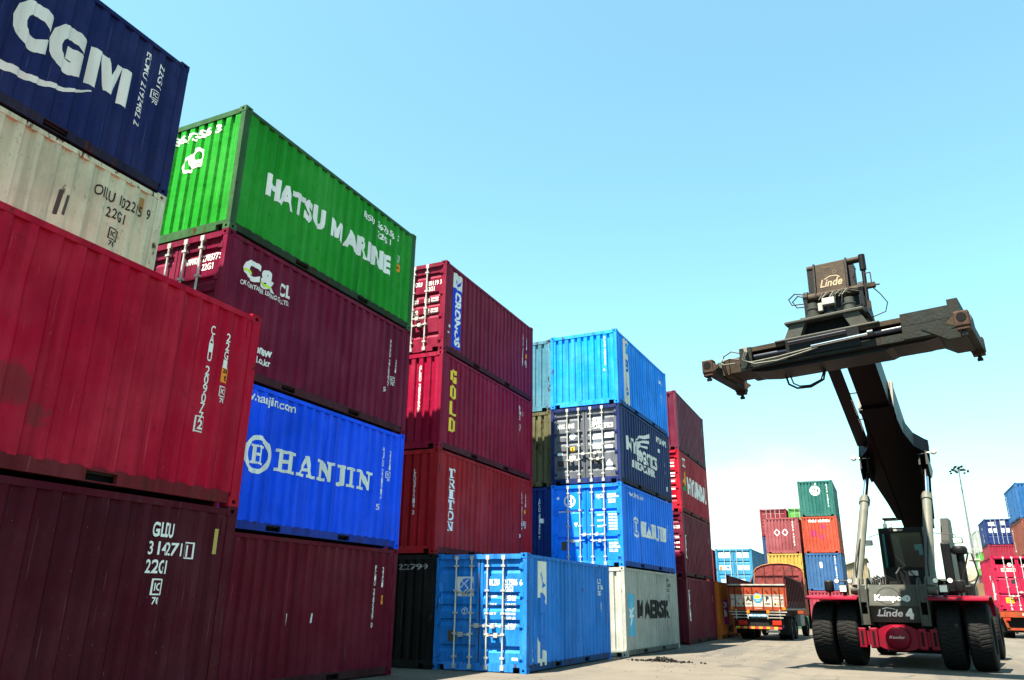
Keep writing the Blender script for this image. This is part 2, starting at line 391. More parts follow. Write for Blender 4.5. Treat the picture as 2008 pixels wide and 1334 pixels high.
# ------------------------------------------------------------------ containers
W, L, H = 2.438, 6.058, 2.591
def prof_fn(pts):
    def f(a):
        for i in range(len(pts)-1):
            if pts[i][0] <= a <= pts[i+1][0]:
                t = (a-pts[i][0])/max(1e-9, pts[i+1][0]-pts[i][0]); return pts[i][1]+(pts[i+1][1]-pts[i][1])*t
        return 0.0
    return f
SIDEP = [(0.14, 0.0)]
for i in range(20):
    s0 = 0.38+i*0.273
    SIDEP += [(s0, 0), (s0+.048, .030), (s0+.136, .030), (s0+.184, 0)]
SIDEP.append((L-0.14, 0.0))
ENDP = [(0.12, 0.0)]
for i in range(9):
    s0 = 0.19+i*0.235
    ENDP += [(s0, 0), (s0+.028, .046), (s0+.083, .046), (s0+.111, 0)]
ENDP.append((W-0.12, 0.0))
DOORZ = [(0.20, 0.0)]
for zc in (0.50, 1.06, 1.38, 1.66, 2.22):
    DOORZ += [(zc-.09, 0), (zc-.015, .038), (zc+.04, .038), (zc+.062, 0)]
DOORZ.append((H-0.16, 0.0))
DOORZ3 = [(0.20, 0.0)]
for zc in (0.86, 1.72):
    DOORZ3 += [(zc-.07, 0), (zc-.02, .04), (zc+.04, .04), (zc+.06, 0)]
DOORZ3.append((H-0.16, 0.0))
_cast = {}
def casting_mesh(mat):
    if mat.name in _cast: return _cast[mat.name]
    mb = MB(); X, Y, Z = 0.081, 0.089, 0.058
    def face(o, u, v, n, hu, hv, du, dv):
        o, u, v, n = map(Vector, (o, u, v, n)); rc = [(-1,-1),(0,-1),(1,-1),(1,0),(1,1),(0,1),(-1,1),(-1,0)]
        ov = [(math.cos(a), math.sin(a)) for a in [-2.36,-1.571,-.785,0,.785,1.571,2.36,3.1416]]
        vs = [o+u*(a*hu)+v*(b*hv) for a, b in rc] + [o+u*(a*du)+v*(b*dv) for a, b in ov] + [o-n*0.035+u*(a*du)+v*(b*dv) for a, b in ov]
        mb.add(vs, [(i, (i+1) % 8, 8+(i+1) % 8, 8+i) for i in range(8)] + [(8+i, 8+(i+1) % 8, 16+(i+1) % 8, 16+i) for i in range(8)], 0)
        mb.add(vs[16:], [tuple(range(8))], 1)
    for sx in (1, -1): face((sx*X, 0, 0), (0, 1, 0), (0, 0, 1), (sx, 0, 0), Y, Z, .034, .030)
    for sy in (1, -1): face((0, sy*Y, 0), (1, 0, 0), (0, 0, 1), (0, sy, 0), X, Z, .030, .032)
    for sz in (1, -1): face((0, 0, sz*Z), (1, 0, 0), (0, 1, 0), (0, 0, sz), X, Y, .03, .055)
    _cast[mat.name] = mb.mesh('corner_casting', [mat, DARK]); return _cast[mat.name]
CGROUP = 'shipping containers stacked in the yard'
def container(label, color, loc, rz=0.0, side=None, front=None, doors=False, wear=0.5, h=H, detail=2, door_color=None, side2=None, streak=0.5, dust=0.3,
              frame_color=None, doorz=None, stain=None, rib=1.0, name='shipping_container', rough=0.5):
    """loc: the middle of the container's footprint. detail 2 = everything, 1 = far away"""
    t = thing(name, loc, rz, label, 'shipping container', CGROUP)
    key = label
    wall = paint(color, wear, rough, key, streak, dust)
    if stain:                                                   # primer showing through a worn patch, ragged edge
        n = wall.node_tree; bs = n.nodes['Principled BSDF']; src = bs.inputs['Base Color'].links[0].from_socket
        co = n.nodes.new('ShaderNodeTexCoord').outputs['Object']
        nz = n.nodes.new('ShaderNodeTexNoise'); nz.inputs['Scale'].default_value = 9; nz.inputs['Detail'].default_value = 10; nz.inputs['Roughness'].default_value = .72; n.links.new(co, nz.inputs['Vector'])
        for a_, z_, r_ in stain:
            d_ = n.nodes.new('ShaderNodeVectorMath'); d_.operation = 'DISTANCE'; n.links.new(co, d_.inputs[0]); d_.inputs[1].default_value = (W/2-.03, a_-L/2, z_)
            ad = n.nodes.new('ShaderNodeMath'); ad.operation = 'MULTIPLY_ADD'; n.links.new(nz.outputs['Fac'], ad.inputs[0]); ad.inputs[1].default_value = .45; n.links.new(d_.outputs['Value'], ad.inputs[2])
            mr = n.nodes.new('ShaderNodeMapRange'); mr.inputs[1].default_value = r_+.26; mr.inputs[2].default_value = r_+.215; n.links.new(ad.outputs[0], mr.inputs[0])
            src = mixc(n, mr.outputs[0], src, (.085, .022, .022), k=.55)
        n.links.new(src, bs.inputs['Base Color'])
    frm = paint(frame_color or color, min(1.6, wear+0.75), 0.6, key+'f', streak, dust+0.1)
    x, y = W/2, L/2
    rail = paint(tuple(v*.28+g_ for v, g_ in zip(frame_color or color, (.020, .019, .017))), min(1.6, wear+.9), .7, key+'r', streak, dust+.3)  # bottom rails darkened: grime and the shadow between stacked containers put into colour
    # frame: posts, rails, sills
    f = MB()
    for sx in (1, -1):
        for sy in (1, -1):
            a, b_ = sorted((sx*(x-.004), sx*(x-.11))); c, d = sorted((sy*(y-.004), sy*(y-.15)))
            f.box(a, b_, c, d, .118, h-.118)
        a, b_ = sorted((sx*(x-.006), sx*(x-.072)))
        f.box(a, b_, -y+.178, y-.178, h-.105, h-.032)
        a, b_ = sorted((sx*(x-.016), sx*(x-.075)))
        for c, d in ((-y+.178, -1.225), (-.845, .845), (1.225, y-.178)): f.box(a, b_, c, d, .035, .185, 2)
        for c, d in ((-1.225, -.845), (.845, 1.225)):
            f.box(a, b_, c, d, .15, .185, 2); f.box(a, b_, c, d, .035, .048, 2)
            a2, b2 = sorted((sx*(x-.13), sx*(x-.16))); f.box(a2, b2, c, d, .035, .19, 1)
    for sy in (1, -1):
        c, d = sorted((sy*(y-.006), sy*(y-.10)))
        f.box(-x+.162, x-.162, c, d, h-.135, h-.025)
        c, d = sorted((sy*(y-.010), sy*(y-.09)))
        f.box(-x+.34, x-.34, c, d, .02, .19); f.box(-x+.11, -x+.34, c, d, .12, .188); f.box(x-.34, x-.11, c, d, .12, .188)
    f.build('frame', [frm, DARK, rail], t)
    cm = casting_mesh(frm)
    for sx in (1, -1):
        for sy in (1, -1):
            for z in (.060, h-.060):
                o = link('corner_casting', cm, t); o.location = (sx*(x-.081), sy*(y-.089), z)
    # roof and floor
    MB().box(-x+.07, x-.07, -y+.1, y-.1, h-.06, h-.035).build('roof', wall, t)
    fl = MB().box(-x+.076, x-.076, -y+.09, y-.09, .13, .17)
    for i in range(17): fl.box(-x+.161, x-.161, -y+.25+i*.345, -y+.30+i*.345, .04, .13)
    fl.build('floor', UNDER, t)
    # side walls
    SIDEQ = [(p, d*rib) for p, d in SIDEP]
    sp = prof_fn(SIDEQ); sb = [p[0] for p in SIDEP]
    rng = random.Random(label)
    pits = [(rng.uniform(.5, 5.5), rng.uniform(.4, 2.2), rng.uniform(.18, .5), rng.uniform(-.006, .022)) for _ in range(9)]
    ph = [rng.uniform(0, 6.28) for _ in range(3)]
    def dent(a, z):
        e = min(1, max(0, min(a-.16, L-.16-a)*3), max(0, min(z-.17, h-.09-z)*4))
        d = .006*math.sin(a*1.7+ph[0])*math.sin(z*1.9+ph[1])+.004*math.sin(a*3.1+z*2.3+ph[2])
        for pa, pz, r, k in pits: d += k*math.exp(-((a-pa)**2+(z-pz)**2)/(r*r))
        return max(-.012, d*max(0, e)) if detail > 1 else 0.0
    ZR = [.17+(h-.26)*q/12 for q in range(13)] if detail > 1 else [.17, h-.09]
    for sx, mk in ((1, side), (-1, side2)):
        m = MB(); vs = []
        nz = len(ZR)
        for a, d in SIDEQ: vs += [(sx*(x-.014-d-dent(a, z)), a-y, z) for z in ZR]
        m.add(vs, [(nz*i+q, nz*(i+1)+q, nz*(i+1)+q+1, nz*i+q+1) for i in range(len(SIDEP)-1) for q in range(nz-1)])
        for a in (0.20, L-0.20):                               # lashing-bar recess plate at each top corner
            m.box(sx*(x-.020), sx*(x-.008), a-y-.035, a-y+.035, h-.36, h-.15)
        mats = [wall]
        if mk:
            if sx == 1: decal(m, mk, sb, 'a', lambda a, z, o: (x-.014-sp(a)-dent(a, z)+o+.002, a-y, z), mats, 1)
            else: decal(m, mk, sb, 'a', lambda a, z, o: (-(x-.014-sp(L-a)+o), y-a, z), mats, 1)
        m.build('side_wall', mats, t)
    # ends: -y is the end the camera sees
    ep = prof_fn(ENDP); eb = [p[0] for p in ENDP]
    dz = doorz or DOORZ
    for sy in (-1, 1):
        if sy == -1 and doors:
            dp = prof_fn(dz); db = [p[0] for p in dz]
            dm = paint(door_color, wear, rough, key+'d', streak, dust) if door_color else wall
            for i, (x0, x1) in enumerate(((-x+.115, -.012), (.012, x-.115))):
                m = MB(); yp = -y+.050
                fr = .07
                # flat margins of the leaf and the pressed panel between them
                m.box(x0, x0+fr, yp-.012, yp+.03, .195, h-.14); m.box(x1-fr, x1, yp-.012, yp+.03, .195, h-.14)
                vs = []
                for z, d in dz: vs += [(x0+fr, yp+d, z), (x1-fr, yp+d, z)]
                m.add(vs, [(2*k, 2*k+1, 2*k+3, 2*k+2) for k in range(len(dz)-1)])
                m.box(x0+fr, x1-fr, yp-.006, yp+.03, .195, .235); m.box(x0+fr, x1-fr, yp-.006, yp+.03, h-.19, h-.14)
                mats = [dm]
                if front:
                    sub = Marks()
                    for it in front.items:
                        cx = sum(p[0] for p in it[0])/len(it[0]) - x
                        if x0 <= cx <= x1: sub.items.append(it)
                    decal(m, sub, db, 'z', lambda a, z, o: (a-x, yp+dp(z)-o - (.0125 if (a-x < x0+fr or a-x > x1-fr) else 0), z), mats, 1)
                leaf = m.build('door', mats, t)
                for bx in ((-.62, -.21) if i == 0 else (.21, .62)):
                    b = MB().tube((bx, -y-.004, .07), (bx, -y-.004, h-.07), .021, 8)
                    if detail > 1:
                        for z in (.10, h-.10): b.box(bx-.045, bx+.045, -y-.02, -y+.04, z-.05, z+.05)
                        for z in (.30, .80, 1.25, 1.75, 2.3): b.box(bx-.05, bx+.05, -y-.03, -y+.042, z-.022, z+.022)
                    b.build('locking_bar', GALV, leaf, smooth=False)
                    if detail > 1:
                        zz = .98 if abs(bx) < .4 else .78
                        sg = 1 if bx < 0 else -1
                        if i == 1: sg = -1 if bx > .4 else 1
                        hb = MB().box(*sorted((bx, bx+sg*.40)), -y-.035, -y-.015, zz-.014, zz+.014)
                        hb.box(bx+sg*.16-.05, bx+sg*.16+.05, -y-.05, -y+.04, zz-.05, zz+.05)
                        hb.box(bx+sg*.36-.03, bx+sg*.36+.03, -y-.045, -y+.02, zz-.03, zz+.03)
                        hb.build('handle', GALV, leaf)
                if detail > 1:
                    ox = x0 if i == 0 else x1; sg = -1 if i == 0 else 1
                    for z in (.33, 1.0, 1.66, 2.27):
                        hg = MB().box(*sorted((ox-sg*.09, ox+sg*.095)), -y+.010, -y+.036, z-.035, z+.035)
                        hg.tube((ox+sg*.02, -y+.008, z-.06), (ox+sg*.02, -y+.008, z+.06), .018, 8)
                        hg.build('hinge', frm, leaf)
            MB().box(-.011, .011, -y+.046, -y+.07, .2, h-.15).build('door_gasket', DARK, t)
            continue
        m = MB(); vs = []
        for a, d in ENDP:
            vs += [(a-x, sy*(y-.016-d), .17), (a-x, sy*(y-.016-d), h-.11)]
        m.add(vs, [(2*i, 2*i+2, 2*i+3, 2*i+1) for i in range(len(ENDP)-1)])
        mats = [wall]
        if sy == -1 and front: decal(m, front, eb, 'a', lambda a, z, o: (a-x, -(y-.016-ep(a)+o), z), mats, 1)
        m.build('end_wall', mats, t)
    return t
def place(x_right, y_near, rot, level, z0=0.0):
    """footprint centre from the near right corner of a stack"""
    c, s = math.cos(rot), math.sin(rot); lx, ly = -W/2, L/2
    return (x_right+lx*c-ly*s, y_near+lx*s+ly*c, z0+level*H)

# ------------------------------------------------------------------ ground
def ground_mat():
    m, n, b = new_mat('dusty_concrete')
    co = n.nodes.new('ShaderNodeTexCoord').outputs['Object']
    o = mixc(n, noise_to(n, co, 0.25, 8, None, 3, 0.35, 0.68, 0.65), (0.0728, 0.0616, 0.0476), (0.0518, 0.0441, 0.0350))
    o = mixc(n, noise_to(n, co, 1.7, 9, None, 11, 0.50, 0.72, 0.7), o, (0.0392, 0.0343, 0.0287), k=0.7)
    o = mixc(n, noise_to(n, co, 0.9, 7, (1, 0.12, 1), 21, 0.52, 0.66), o, (0.0329, 0.0294, 0.0259), k=0.75)     # tyre-polished lanes
    o = mixc(n, noise_to(n, co, 26, 4, None, 5, 0.62, 0.70), o, (0.1050, 0.0945, 0.0770), k=0.6)
    o = mixc(n, noise_to(n, co, 0.6, 6, None, 41, 0.61, 0.66), o, (0.0175, 0.0161, 0.0147), k=0.6)              # oil spots
    vor = n.nodes.new('ShaderNodeTexVoronoi'); vor.feature = 'DISTANCE_TO_EDGE'; vor.inputs['Scale'].default_value = 0.23
    wob = n.nodes.new('ShaderNodeTexNoise'); wob.inputs['Scale'].default_value = 1.2; wob.inputs['Detail'].default_value = 5
    n.links.new(co, wob.inputs['Vector']); va = n.nodes.new('ShaderNodeVectorMath'); va.operation = 'MULTIPLY_ADD'
    va.inputs[1].default_value = (1.4, 1.4, 0); n.links.new(wob.outputs['Color'], va.inputs[0]); n.links.new(co, va.inputs[2]); n.links.new(va.outputs[0], vor.inputs['Vector'])
    cr = n.nodes.new('ShaderNodeMapRange'); cr.inputs[1].default_value = 0.0; cr.inputs[2].default_value = 0.010; cr.inputs[3].default_value = 1; cr.inputs[4].default_value = 0
    n.links.new(vor.outputs['Distance'], cr.inputs[0])
    o = mixc(n, cr.outputs[0], o, (0.0154, 0.0133, 0.0112), k=0.7)
    n.links.new(o, b.inputs['Base Color']); b.inputs['Roughness'].default_value = 0.9
    bn = n.nodes.new('ShaderNodeBump'); bn.inputs['Strength'].default_value = 0.6; bn.inputs['Distance'].default_value = 0.02
    n.links.new(noise_to(n, co, 9, 8, None, 2, 0.2, 0.8, 0.7), bn.inputs['Height']); n.links.new(bn.outputs[0], b.inputs['Normal'])
    return m
g = MB(); NG = 24
xs = [-900+1800*i/NG for i in range(NG+1)]
g.add([(a, b_, 0) for b_ in xs for a in xs], [(j*(NG+1)+i, j*(NG+1)+i+1, (j+1)*(NG+1)+i+1, (j+1)*(NG+1)+i) for j in range(NG) for i in range(NG)])
structure('ground', g, ground_mat())

# ------------------------------------------------------------------ the container rows
YEL = (0.75, 0.55, 0.06); ORA = (0.75, 0.25, 0.03); BLK = (0.02, 0.02, 0.02); PALE = (0.62, 0.66, 0.60)
A = (-7.410, 1.518, 0.0); F_ = (-10.035, 1.737, 0.0); B = (-9.8825, 9.030, -0.0018); C_ = (-9.8585, 16.650, 0.0112)
G = (-7.483, 16.820, 0.0035); D = (-7.309, 23.770, -0.0242); E_ = (-7.397, 32.413, 0.0113)
def put(st, lv, *a, **k):
    k.setdefault('rib', 1.35 if st in (A, B, F_) else 1.0)
    return container(*a, place(*st, lv), st[2], **k)

# nearest stack
m = Marks()
m.text('GLDU', 4.84, 2.15, .15, WHITE, w=.30, bold=.03); m.text('314271', 4.82, 1.95, .14, WHITE, w=.44, bold=.015)
m.text('1', 5.36, 1.95, .13, WHITE, bold=.02)
for q in (_rc(5.32,5.46,2.10,2.115), _rc(5.32,5.46,1.925,1.94), _rc(5.32,5.335,1.94,2.10), _rc(5.445,5.46,1.94,2.10)): m.poly([q], WHITE, 1)
m.text('22G1', 4.82, 1.75, .14, WHITE, w=.29); m.ic(5.0, 1.50, .19); m.rect(5.74, 5.79, 2.0, 2.3, (.35, .28, .08), 0)
put(A, 0, 'dark maroon container standing on the ground at left, bottom of the nearest stack', (0.1003, 0.0017, 0.0155), side=m, wear=.45, streak=.4)
m = Marks()
m.code('CAIU 209077', 5.27, 2.20, .115, .118); m.text('2', 5.215, .86, .11, WHITE, bold=.03)
for q in (_rc(5.18,5.32,1.005,1.02), _rc(5.18,5.32,.82,.835), _rc(5.18,5.195,.835,1.005), _rc(5.305,5.32,.835,1.005)): m.poly([q], WHITE, 1)
m.code('22G1', 5.55, 2.18, .11, .12); m.rect(5.48, 5.62, 1.52, 1.74, ORA, 0); m.text('26', 5.50, 1.65, .06, BLK, bold=.04); m.text('t', 5.53, 1.55, .08, BLK, bold=.04)
m.ic(5.55, 1.32, .15)
STAIN = [(2.92, .85, .19), (3.25, .62, .09)]
put(A, 1, 'bright crimson container with a white vertical code, upper of the two nearest at left', (0.6723, 0.0006, 0.0386), side=m, wear=.35, streak=.45, dust=.15, stain=STAIN)

# second row behind the nearest stack
for lv, lab, col in ((0, 'brown container hidden at the foot of the stack under the off-white one', (.15, .05, .03)), (1, 'blue container directly beneath the off-white one, hidden by the crimson one', (.03, .1, .3))):
    put(F_, lv, lab, col, detail=1)
m = Marks()
m.text('OILU 102215 9', 4.84, 2.05, .17, BLK, w=.98, bold=.01); m.text('22G1', 5.10, 1.80, .16, BLK, w=.33, bold=.01); m.ic(5.28, 1.45, .2, BLK)
m.rect(5.62, 5.70, 2.15, 2.38, (.25, .16, .05), 0); m.poly(band([(4.36, 1.85), (4.34, 1.45)], .05), (.06, .06, .05)); m.poly(band([(4.46, 1.80), (4.44, 1.48)], .04), (.06, .06, .05))
put(F_, 2, 'off-white weathered container with black code squeezed between the navy and crimson ones', (0.8130, 0.9500, 0.6411), side=m, wear=.7, streak=.55)
m = Marks()
m.text('CG', 3.16, 1.10, .66, PALE, w=1.08, bold=.07); m.strokes('M', BOX, 4.32, 1.08, .66, .78, PALE)
m.text('A', 2.45, 1.10, .62, PALE, w=.55, bold=.06); m.text('M', 1.65, 1.10, .62, PALE, w=.7, bold=.06); m.text('C', 1.0, 1.10, .62, PALE, w=.5, bold=.06)
m.poly(band([(1.6, .92), (2.3, .66), (3.0, .56), (3.6, .62), (4.1, .78), (4.45, 1.0)], .24, .02), PALE)
m.text('ECMU 2192482 2', 5.22, 2.30, .12, WHITE, w=1.40, bold=.008, rot=1); m.text('22G1', 5.50, 2.26, .12, WHITE, w=.45, bold=.008, rot=1); m.ic(5.52, 1.55, .18)
put(F_, 3, 'navy container with huge white letters and a white swoosh at the top left', (0.0150, 0.0280, 0.1500), side=m, wear=.5)

# second stack
m = Marks()
m.code('FCIU 229539 0', 5.30, 2.20, .095, .103); m.code('22G1', 5.58, 2.18, .095, .105); m.rect(5.52, 5.64, 1.42, 1.60, ORA); m.text('26', 5.535, 1.50, .06, BLK, bold=.04)
m.poly(band([(2.62, 1.25), (2.60, 1.02)], .02), WHITE); m.poly(band([(3.3, 1.25), (3.29, 1.08)], .03), WHITE)
put(B, 0, 'plain maroon container on the ground beneath the royal blue one', (0.1745, 0.0039, 0.0225), side=m, wear=.45, streak=.4)
m = Marks()
m.text('www.hanjin.com', .62, 2.28, .16, WHITE, w=1.62, bold=.02)
m.poly(ring(1.40, 1.34, .26, .345, 28), WHITE, .5)
m.strokes('H', SLAB, 1.24, 1.17, .34, .32, WHITE, 1); m.strokes('HANJIN', SLAB, 1.88, 1.13, .40, 3.04, (.66, .70, .66), fat=.02)
m.code('HJCU 221912', 5.19, 2.16, .10, .108); m.text('5', 5.15, .78, .12, WHITE, bold=.02); m.code('22G1', 5.50, 2.12, .10, .11); m.ic(5.50, 1.50, .15)
put(B, 1, 'royal blue container with a white ring emblem and large white serif lettering', (0.0031, 0.1400, 1.5640), side=m, wear=.35, dust=.15, streak=.35)
m = Marks()
LIME = (.45, .75, .05)
m.text('C', .50, 1.87, .34, WHITE, w=.40, bold=.055); m.text('&', .93, 1.84, .34, WHITE, w=.42, bold=.055); m.text('CL', 1.46, 1.86, .24, WHITE, w=.30, bold=.04)
m.poly(band([(.52, 2.00), (.64, 1.98), (.72, 1.98)], .05), LIME, 3); m.poly(band([(.98, 1.93), (1.06, 1.88), (1.2, 1.87)], .05), LIME, 3)
m.text('CK CONTAINER LEASING CO.,LTD.', .48, 1.70, .085, WHITE, w=1.26, bold=.02)
m.text('Renew', .92, .56, .16, WHITE, w=.52, bold=.035); m.text('www.cncl.co.kr', .55, .38, .12, WHITE, w=.88, bold=.03)
m.code('WWWU 270377', 5.165, 2.12, .10, .108); m.text('5', 5.13, .85, .10, WHITE); m.code('22G1', 5.44, 1.70, .075, .08); m.ic(5.45, 1.12, .15)
fm = Marks(); fm.text('WWWU', 1.42, 2.02, .12, WHITE, w=.32, bold=.03); fm.text('270377 5', 1.85, 2.03, .13, WHITE, w=.48, bold=.02); fm.text('22G1', 1.86, 1.86, .12, WHITE, w=.28, bold=.02)
put(B, 2, 'purple-maroon container with a white and lime emblem below the bright green one', (0.2336, 0.0047, 0.0473), side=m, front=fm, doors=True, wear=.45)
m = Marks()
m.text('HATSU', .80, 1.12, .42, WHITE, w=1.74, bold=.055); m.strokes('M', BOX, 2.76, 1.12, .41, .44, WHITE, fat=.02); m.text('ARINE', 3.22, 1.12, .42, WHITE, w=1.86, bold=.055)
m.text('EISU 367356 3', 3.85, 2.10, .14, WHITE, w=1.50, bold=.03); m.text('22G1', 4.43, 1.86, .14, WHITE, w=.55, bold=.03); m.ic(5.37, 1.62, .14); m.rect(5.31, 5.45, 1.34, 1.53, ORA); m.text('26', 5.33, 1.41, .07, BLK, bold=.04)
fm = Marks(); fm.text('367356 3', .60, 2.16, .17, WHITE, w=1.25, bold=.04)
fm.poly(ring(1.10, 1.62, .12, .19, 22), WHITE, .5); fm.poly(ring(1.33, 1.76, .10, .17, 22, .85), WHITE, 1); fm.poly(ring(1.30, 1.72, .16, .23, 22, .85), WHITE, 1.4)
put(B, 3, 'bright green container with white lettering on top of the second stack', (0.0172, 0.4347, 0.0259), side=m, front=fm, wear=.55, streak=.35, dust=.2, frame_color=(.05, .16, .06))

# third stack
fm = Marks(); fm.text('22799', 1.42, 2.22, .13, (.22, .22, .22), w=.85, bold=.01)
put(C_, 0, 'black container in deep shade to the left of the blue ground-level doors', (.012, .011, .011), front=fm, wear=.3)
m = Marks()
m.strokes('TRITON', SLAB, .56, 2.18, .36, 1.57, WHITE, rot=True)
m.code('LKU 377214', 5.20, 2.12, .10, .12); m.text('3', 5.12, .76, .11); m.code('22G1', 5.50, 2.10, .09, .1); m.rect(5.45, 5.55, 1.5, 1.62, ORA); m.ic(5.5, 1.12, .15)
m = m
m2 = Marks(); # stacked upright serif letters instead of a turned line
for i, ch in enumerate('TRITON'): m2.strokes(ch, SLAB, .60, 1.93-i*.268, .235, .33, WHITE)
m2.items += [it for it in m.items[-20:]] if False else []
m2.code('LKU 377214', 5.20, 2.12, .10, .12); m2.text('3', 5.12, .76, .11); m2.code('22G1', 5.50, 2.10, .09, .1); m2.rect(5.45, 5.55, 1.5, 1.62, ORA); m2.ic(5.5, 1.12, .15)
fm = Marks(); fm.fcode('LKU377214 3', 1.72, 2.08, .10, .108, (.6, .6, .6))
put(C_, 1, 'red-brown container with white serif letters stacked down its side', (0.5416, 0.0132, 0.0215), side=m2, front=fm, wear=.45)
m = Marks()
for i, ch in enumerate('GOLD'): m.strokes(ch, BOX, .52, 1.86-i*.445, .36, .34, YEL)
m.text('KB', 4.98, 2.12, .12, WHITE, w=.16); m.text('701 2', 4.98, 1.96, .12, WHITE, w=.34); m.text('22', 5.0, 1.80, .12, WHITE, w=.16); m.ic(5.1, 1.50, .15)
fm = Marks(); fm.fcode('GLBU 285565', 1.77, 2.22, .10, .108); fm.text('7', 1.73, .96, .1)
put(C_, 2, 'purple-maroon container with yellow letters stacked down its side', (0.3896, 0.0027, 0.0464), side=m, front=fm, wear=.3, dust=.12)
m = Marks()
CBL = (.012, .05, .50)
m.rect(.48, 1.0, .24, 1.98, CBL); m.rect(.48, 1.0, 1.98, 2.42, (.6, .62, .6)); m.poly([[(.58, 2.24), (.72, 2.12), (.92, 2.30), (.84, 2.12), (.74, 2.06), (.60, 2.14)]], CBL, 1)
m.text('CRONOS', .60, 1.90, .29, WHITE, w=1.60, bold=.05, layer=2, rot=1)
m.code('CRXU 339119', 5.28, 2.12, .09, .105); m.code('22G1', 5.52, 2.05, .09, .1); m.rect(5.47, 5.57, 1.36, 1.50, ORA); m.ic(5.53, 1.12, .16)
m.rect(.22, .30, .55, .60, WHITE); m.rect(.26, .34, .72, .80, WHITE)
fm = Marks(); fm.text('CRXU', 1.30, 1.94, .12, WHITE, w=.36, bold=.03); fm.text('339119 3', 1.78, 1.92, .13, WHITE, w=.50, bold=.02); fm.text('22G1', 1.80, 1.76, .12, WHITE, w=.26)
for z in (1.50, 1.42, 1.18, 1.10): fm.text('KGS 30480', 1.76, z, .06, WHITE, w=.44); fm.text('MAX', 1.38, z, .06, WHITE, w=.2)
put(C_, 3, 'maroon container with a blue vertical band, topmost of the third stack', (0.3057, 0.0082, 0.0493), side=m, front=fm, doors=True, wear=.5)

# single container on the ground in front of the third stack
m = Marks(); BB = (.62, .62, .55); BL2 = (.03, .16, .55)
m.rect(.72, 1.20, .12, 2.44, BB)
m.poly(disc(1.00, 2.12, .20, 24, .85), BL2, 1); m.poly(band([(.76, 1.92), (.92, 2.02), (1.02, 2.18), (.98, 2.34)], .03), BB, 2); m.poly(band([(.80, 1.86), (1.0, 1.94), (1.10, 2.10)], .03), BB, 2); m.poly(band([(.80, 1.98), (.9, 2.1), (.9, 2.3)], .03), BB, 2)
m.poly([[(.94, 1.88), (1.2, 2.0), (1.2, 1.92), (1.02, 1.82)]], BL2, 1)
for i, ch in enumerate('BLP'): m.text(ch, .82, 1.30-i*.50, .40, BL2, w=.33, bold=.05, layer=2)
m.text('BLZU', 5.06, 2.04, .12, WHITE, w=.30); m.text('217586', 5.06, 1.88, .12, WHITE, w=.42); m.text('22G1', 5.06, 1.72, .12, WHITE, w=.30); m.ic(5.3, 1.34, .18); m.text('6', .36, .22, .14, WHITE, bold=.06); m.rect(.37, .42, .42, .50, WHITE)
fm = Marks()
fm.rect(.60, 1.04, 1.62, 2.06, (.55, .57, .58)); fm.poly(disc(.86, 1.85, .18, 22), BL2, 1)
fm.poly(band([(.62, 1.76), (.78, 1.70), (.90, 1.80), (.80, 1.90), (.90, 2.0)], .03), (.6, .62, .62), 2); fm.poly(band([(.62, 1.68), (.80, 1.64), (.96, 1.78)], .025), (.6, .62, .62), 2); fm.poly(band([(.62, 1.86), (.72, 1.82), (.78, 1.90), (.72, 1.98)], .025), (.6, .62, .62), 2)
fm.text('BLPL', .72, 1.635, .05, BLK, w=.2, layer=2)
fm.poly(ring(.82, 1.29, .065, .08, 18), (.5, .55, .6)); fm.text('2', .79, 1.25, .08, (.5, .55, .6))
fm.rect(.40, .62, .62, .86, (.07, .06, .05)); fm.rect(.14, .20, 1.45, 1.92, (.05, .25, .75))
fm.text('BLZU', 1.46, 1.87, .13, WHITE, w=.26, bold=.03); fm.text('217586', 1.84, 1.87, .13, WHITE, w=.34, bold=.03); fm.text('6', 2.235, 1.87, .12, WHITE, bold=.02); fm.text('22G1', 1.84, 1.73, .12, WHITE, w=.23, bold=.03)
for i, z in enumerate((1.60, 1.53, 1.42, 1.31, 1.22, 1.13, .98, .91)):
    fm.text(('30.480 KGS', '67.200 LBS', '2.200 KGS', '4.850 LBS', '28.280 KGS', '62.350 LBS', '33.2 CUM', '1.172 CUFT')[i], 1.86, z, .052, WHITE, w=.28, bold=.02)
    if i % 2 == 0: fm.text(('MAX GROSS', 'TARE', 'NET', 'CU.CAP')[i//2], 1.42, z, .052, WHITE, w=.24, bold=.01)
fm.rect(2.06, 2.20, .26, .32, WHITE); fm.rect(1.13, 1.20, .22, 2.40, (.17, .07, .03))
fm.text('1', 1.34, .76, .12, WHITE, bold=.05)
put(G, 0, 'mid blue container standing alone on the ground with its doors facing the camera', (0.0210, 0.2938, 0.9954), side=m, front=fm, doors=True, wear=.6, dust=.2)

# fourth stack
m = Marks(); ST = (.09, .38, .56)
m.rect(.30, .98, .56, 1.80, ST)
star = []
for i in range(14):
    a = math.pi/2 + i*math.pi/7; r = .31 if i % 2 == 0 else .11; star.append((.64+r*math.cos(a), 1.18+r*1.25*math.sin(a)))
for i in range(14): m.poly([[(.64, 1.18), star[i], star[(i+1) % 14]]], (.66, .67, .62), 1)
m.strokes('M', BOX, 1.30, 1.09, .52, .60, BLK, fat=.02); m.text('AERSK', 1.93, 1.09, .52, BLK, w=3.03, bold=.05)
m.text('MSKU', 4.72, 2.27, .11, BLK, w=.34); m.text('2240', 4.72, 2.10, .11, BLK, w=.5); m.text('22G1', 4.72, 1.93, .11, BLK, w=.3); m.ic(4.98, 1.66, .17, BLK); m.text('3', 5.1, .78, .12, (.5, .06, .05))
put(D, 0, 'light grey container with black lettering and a star panel on the ground', (0.5800, 0.6000, 0.5500), side=m, wear=.3, streak=.3)
m = Marks()
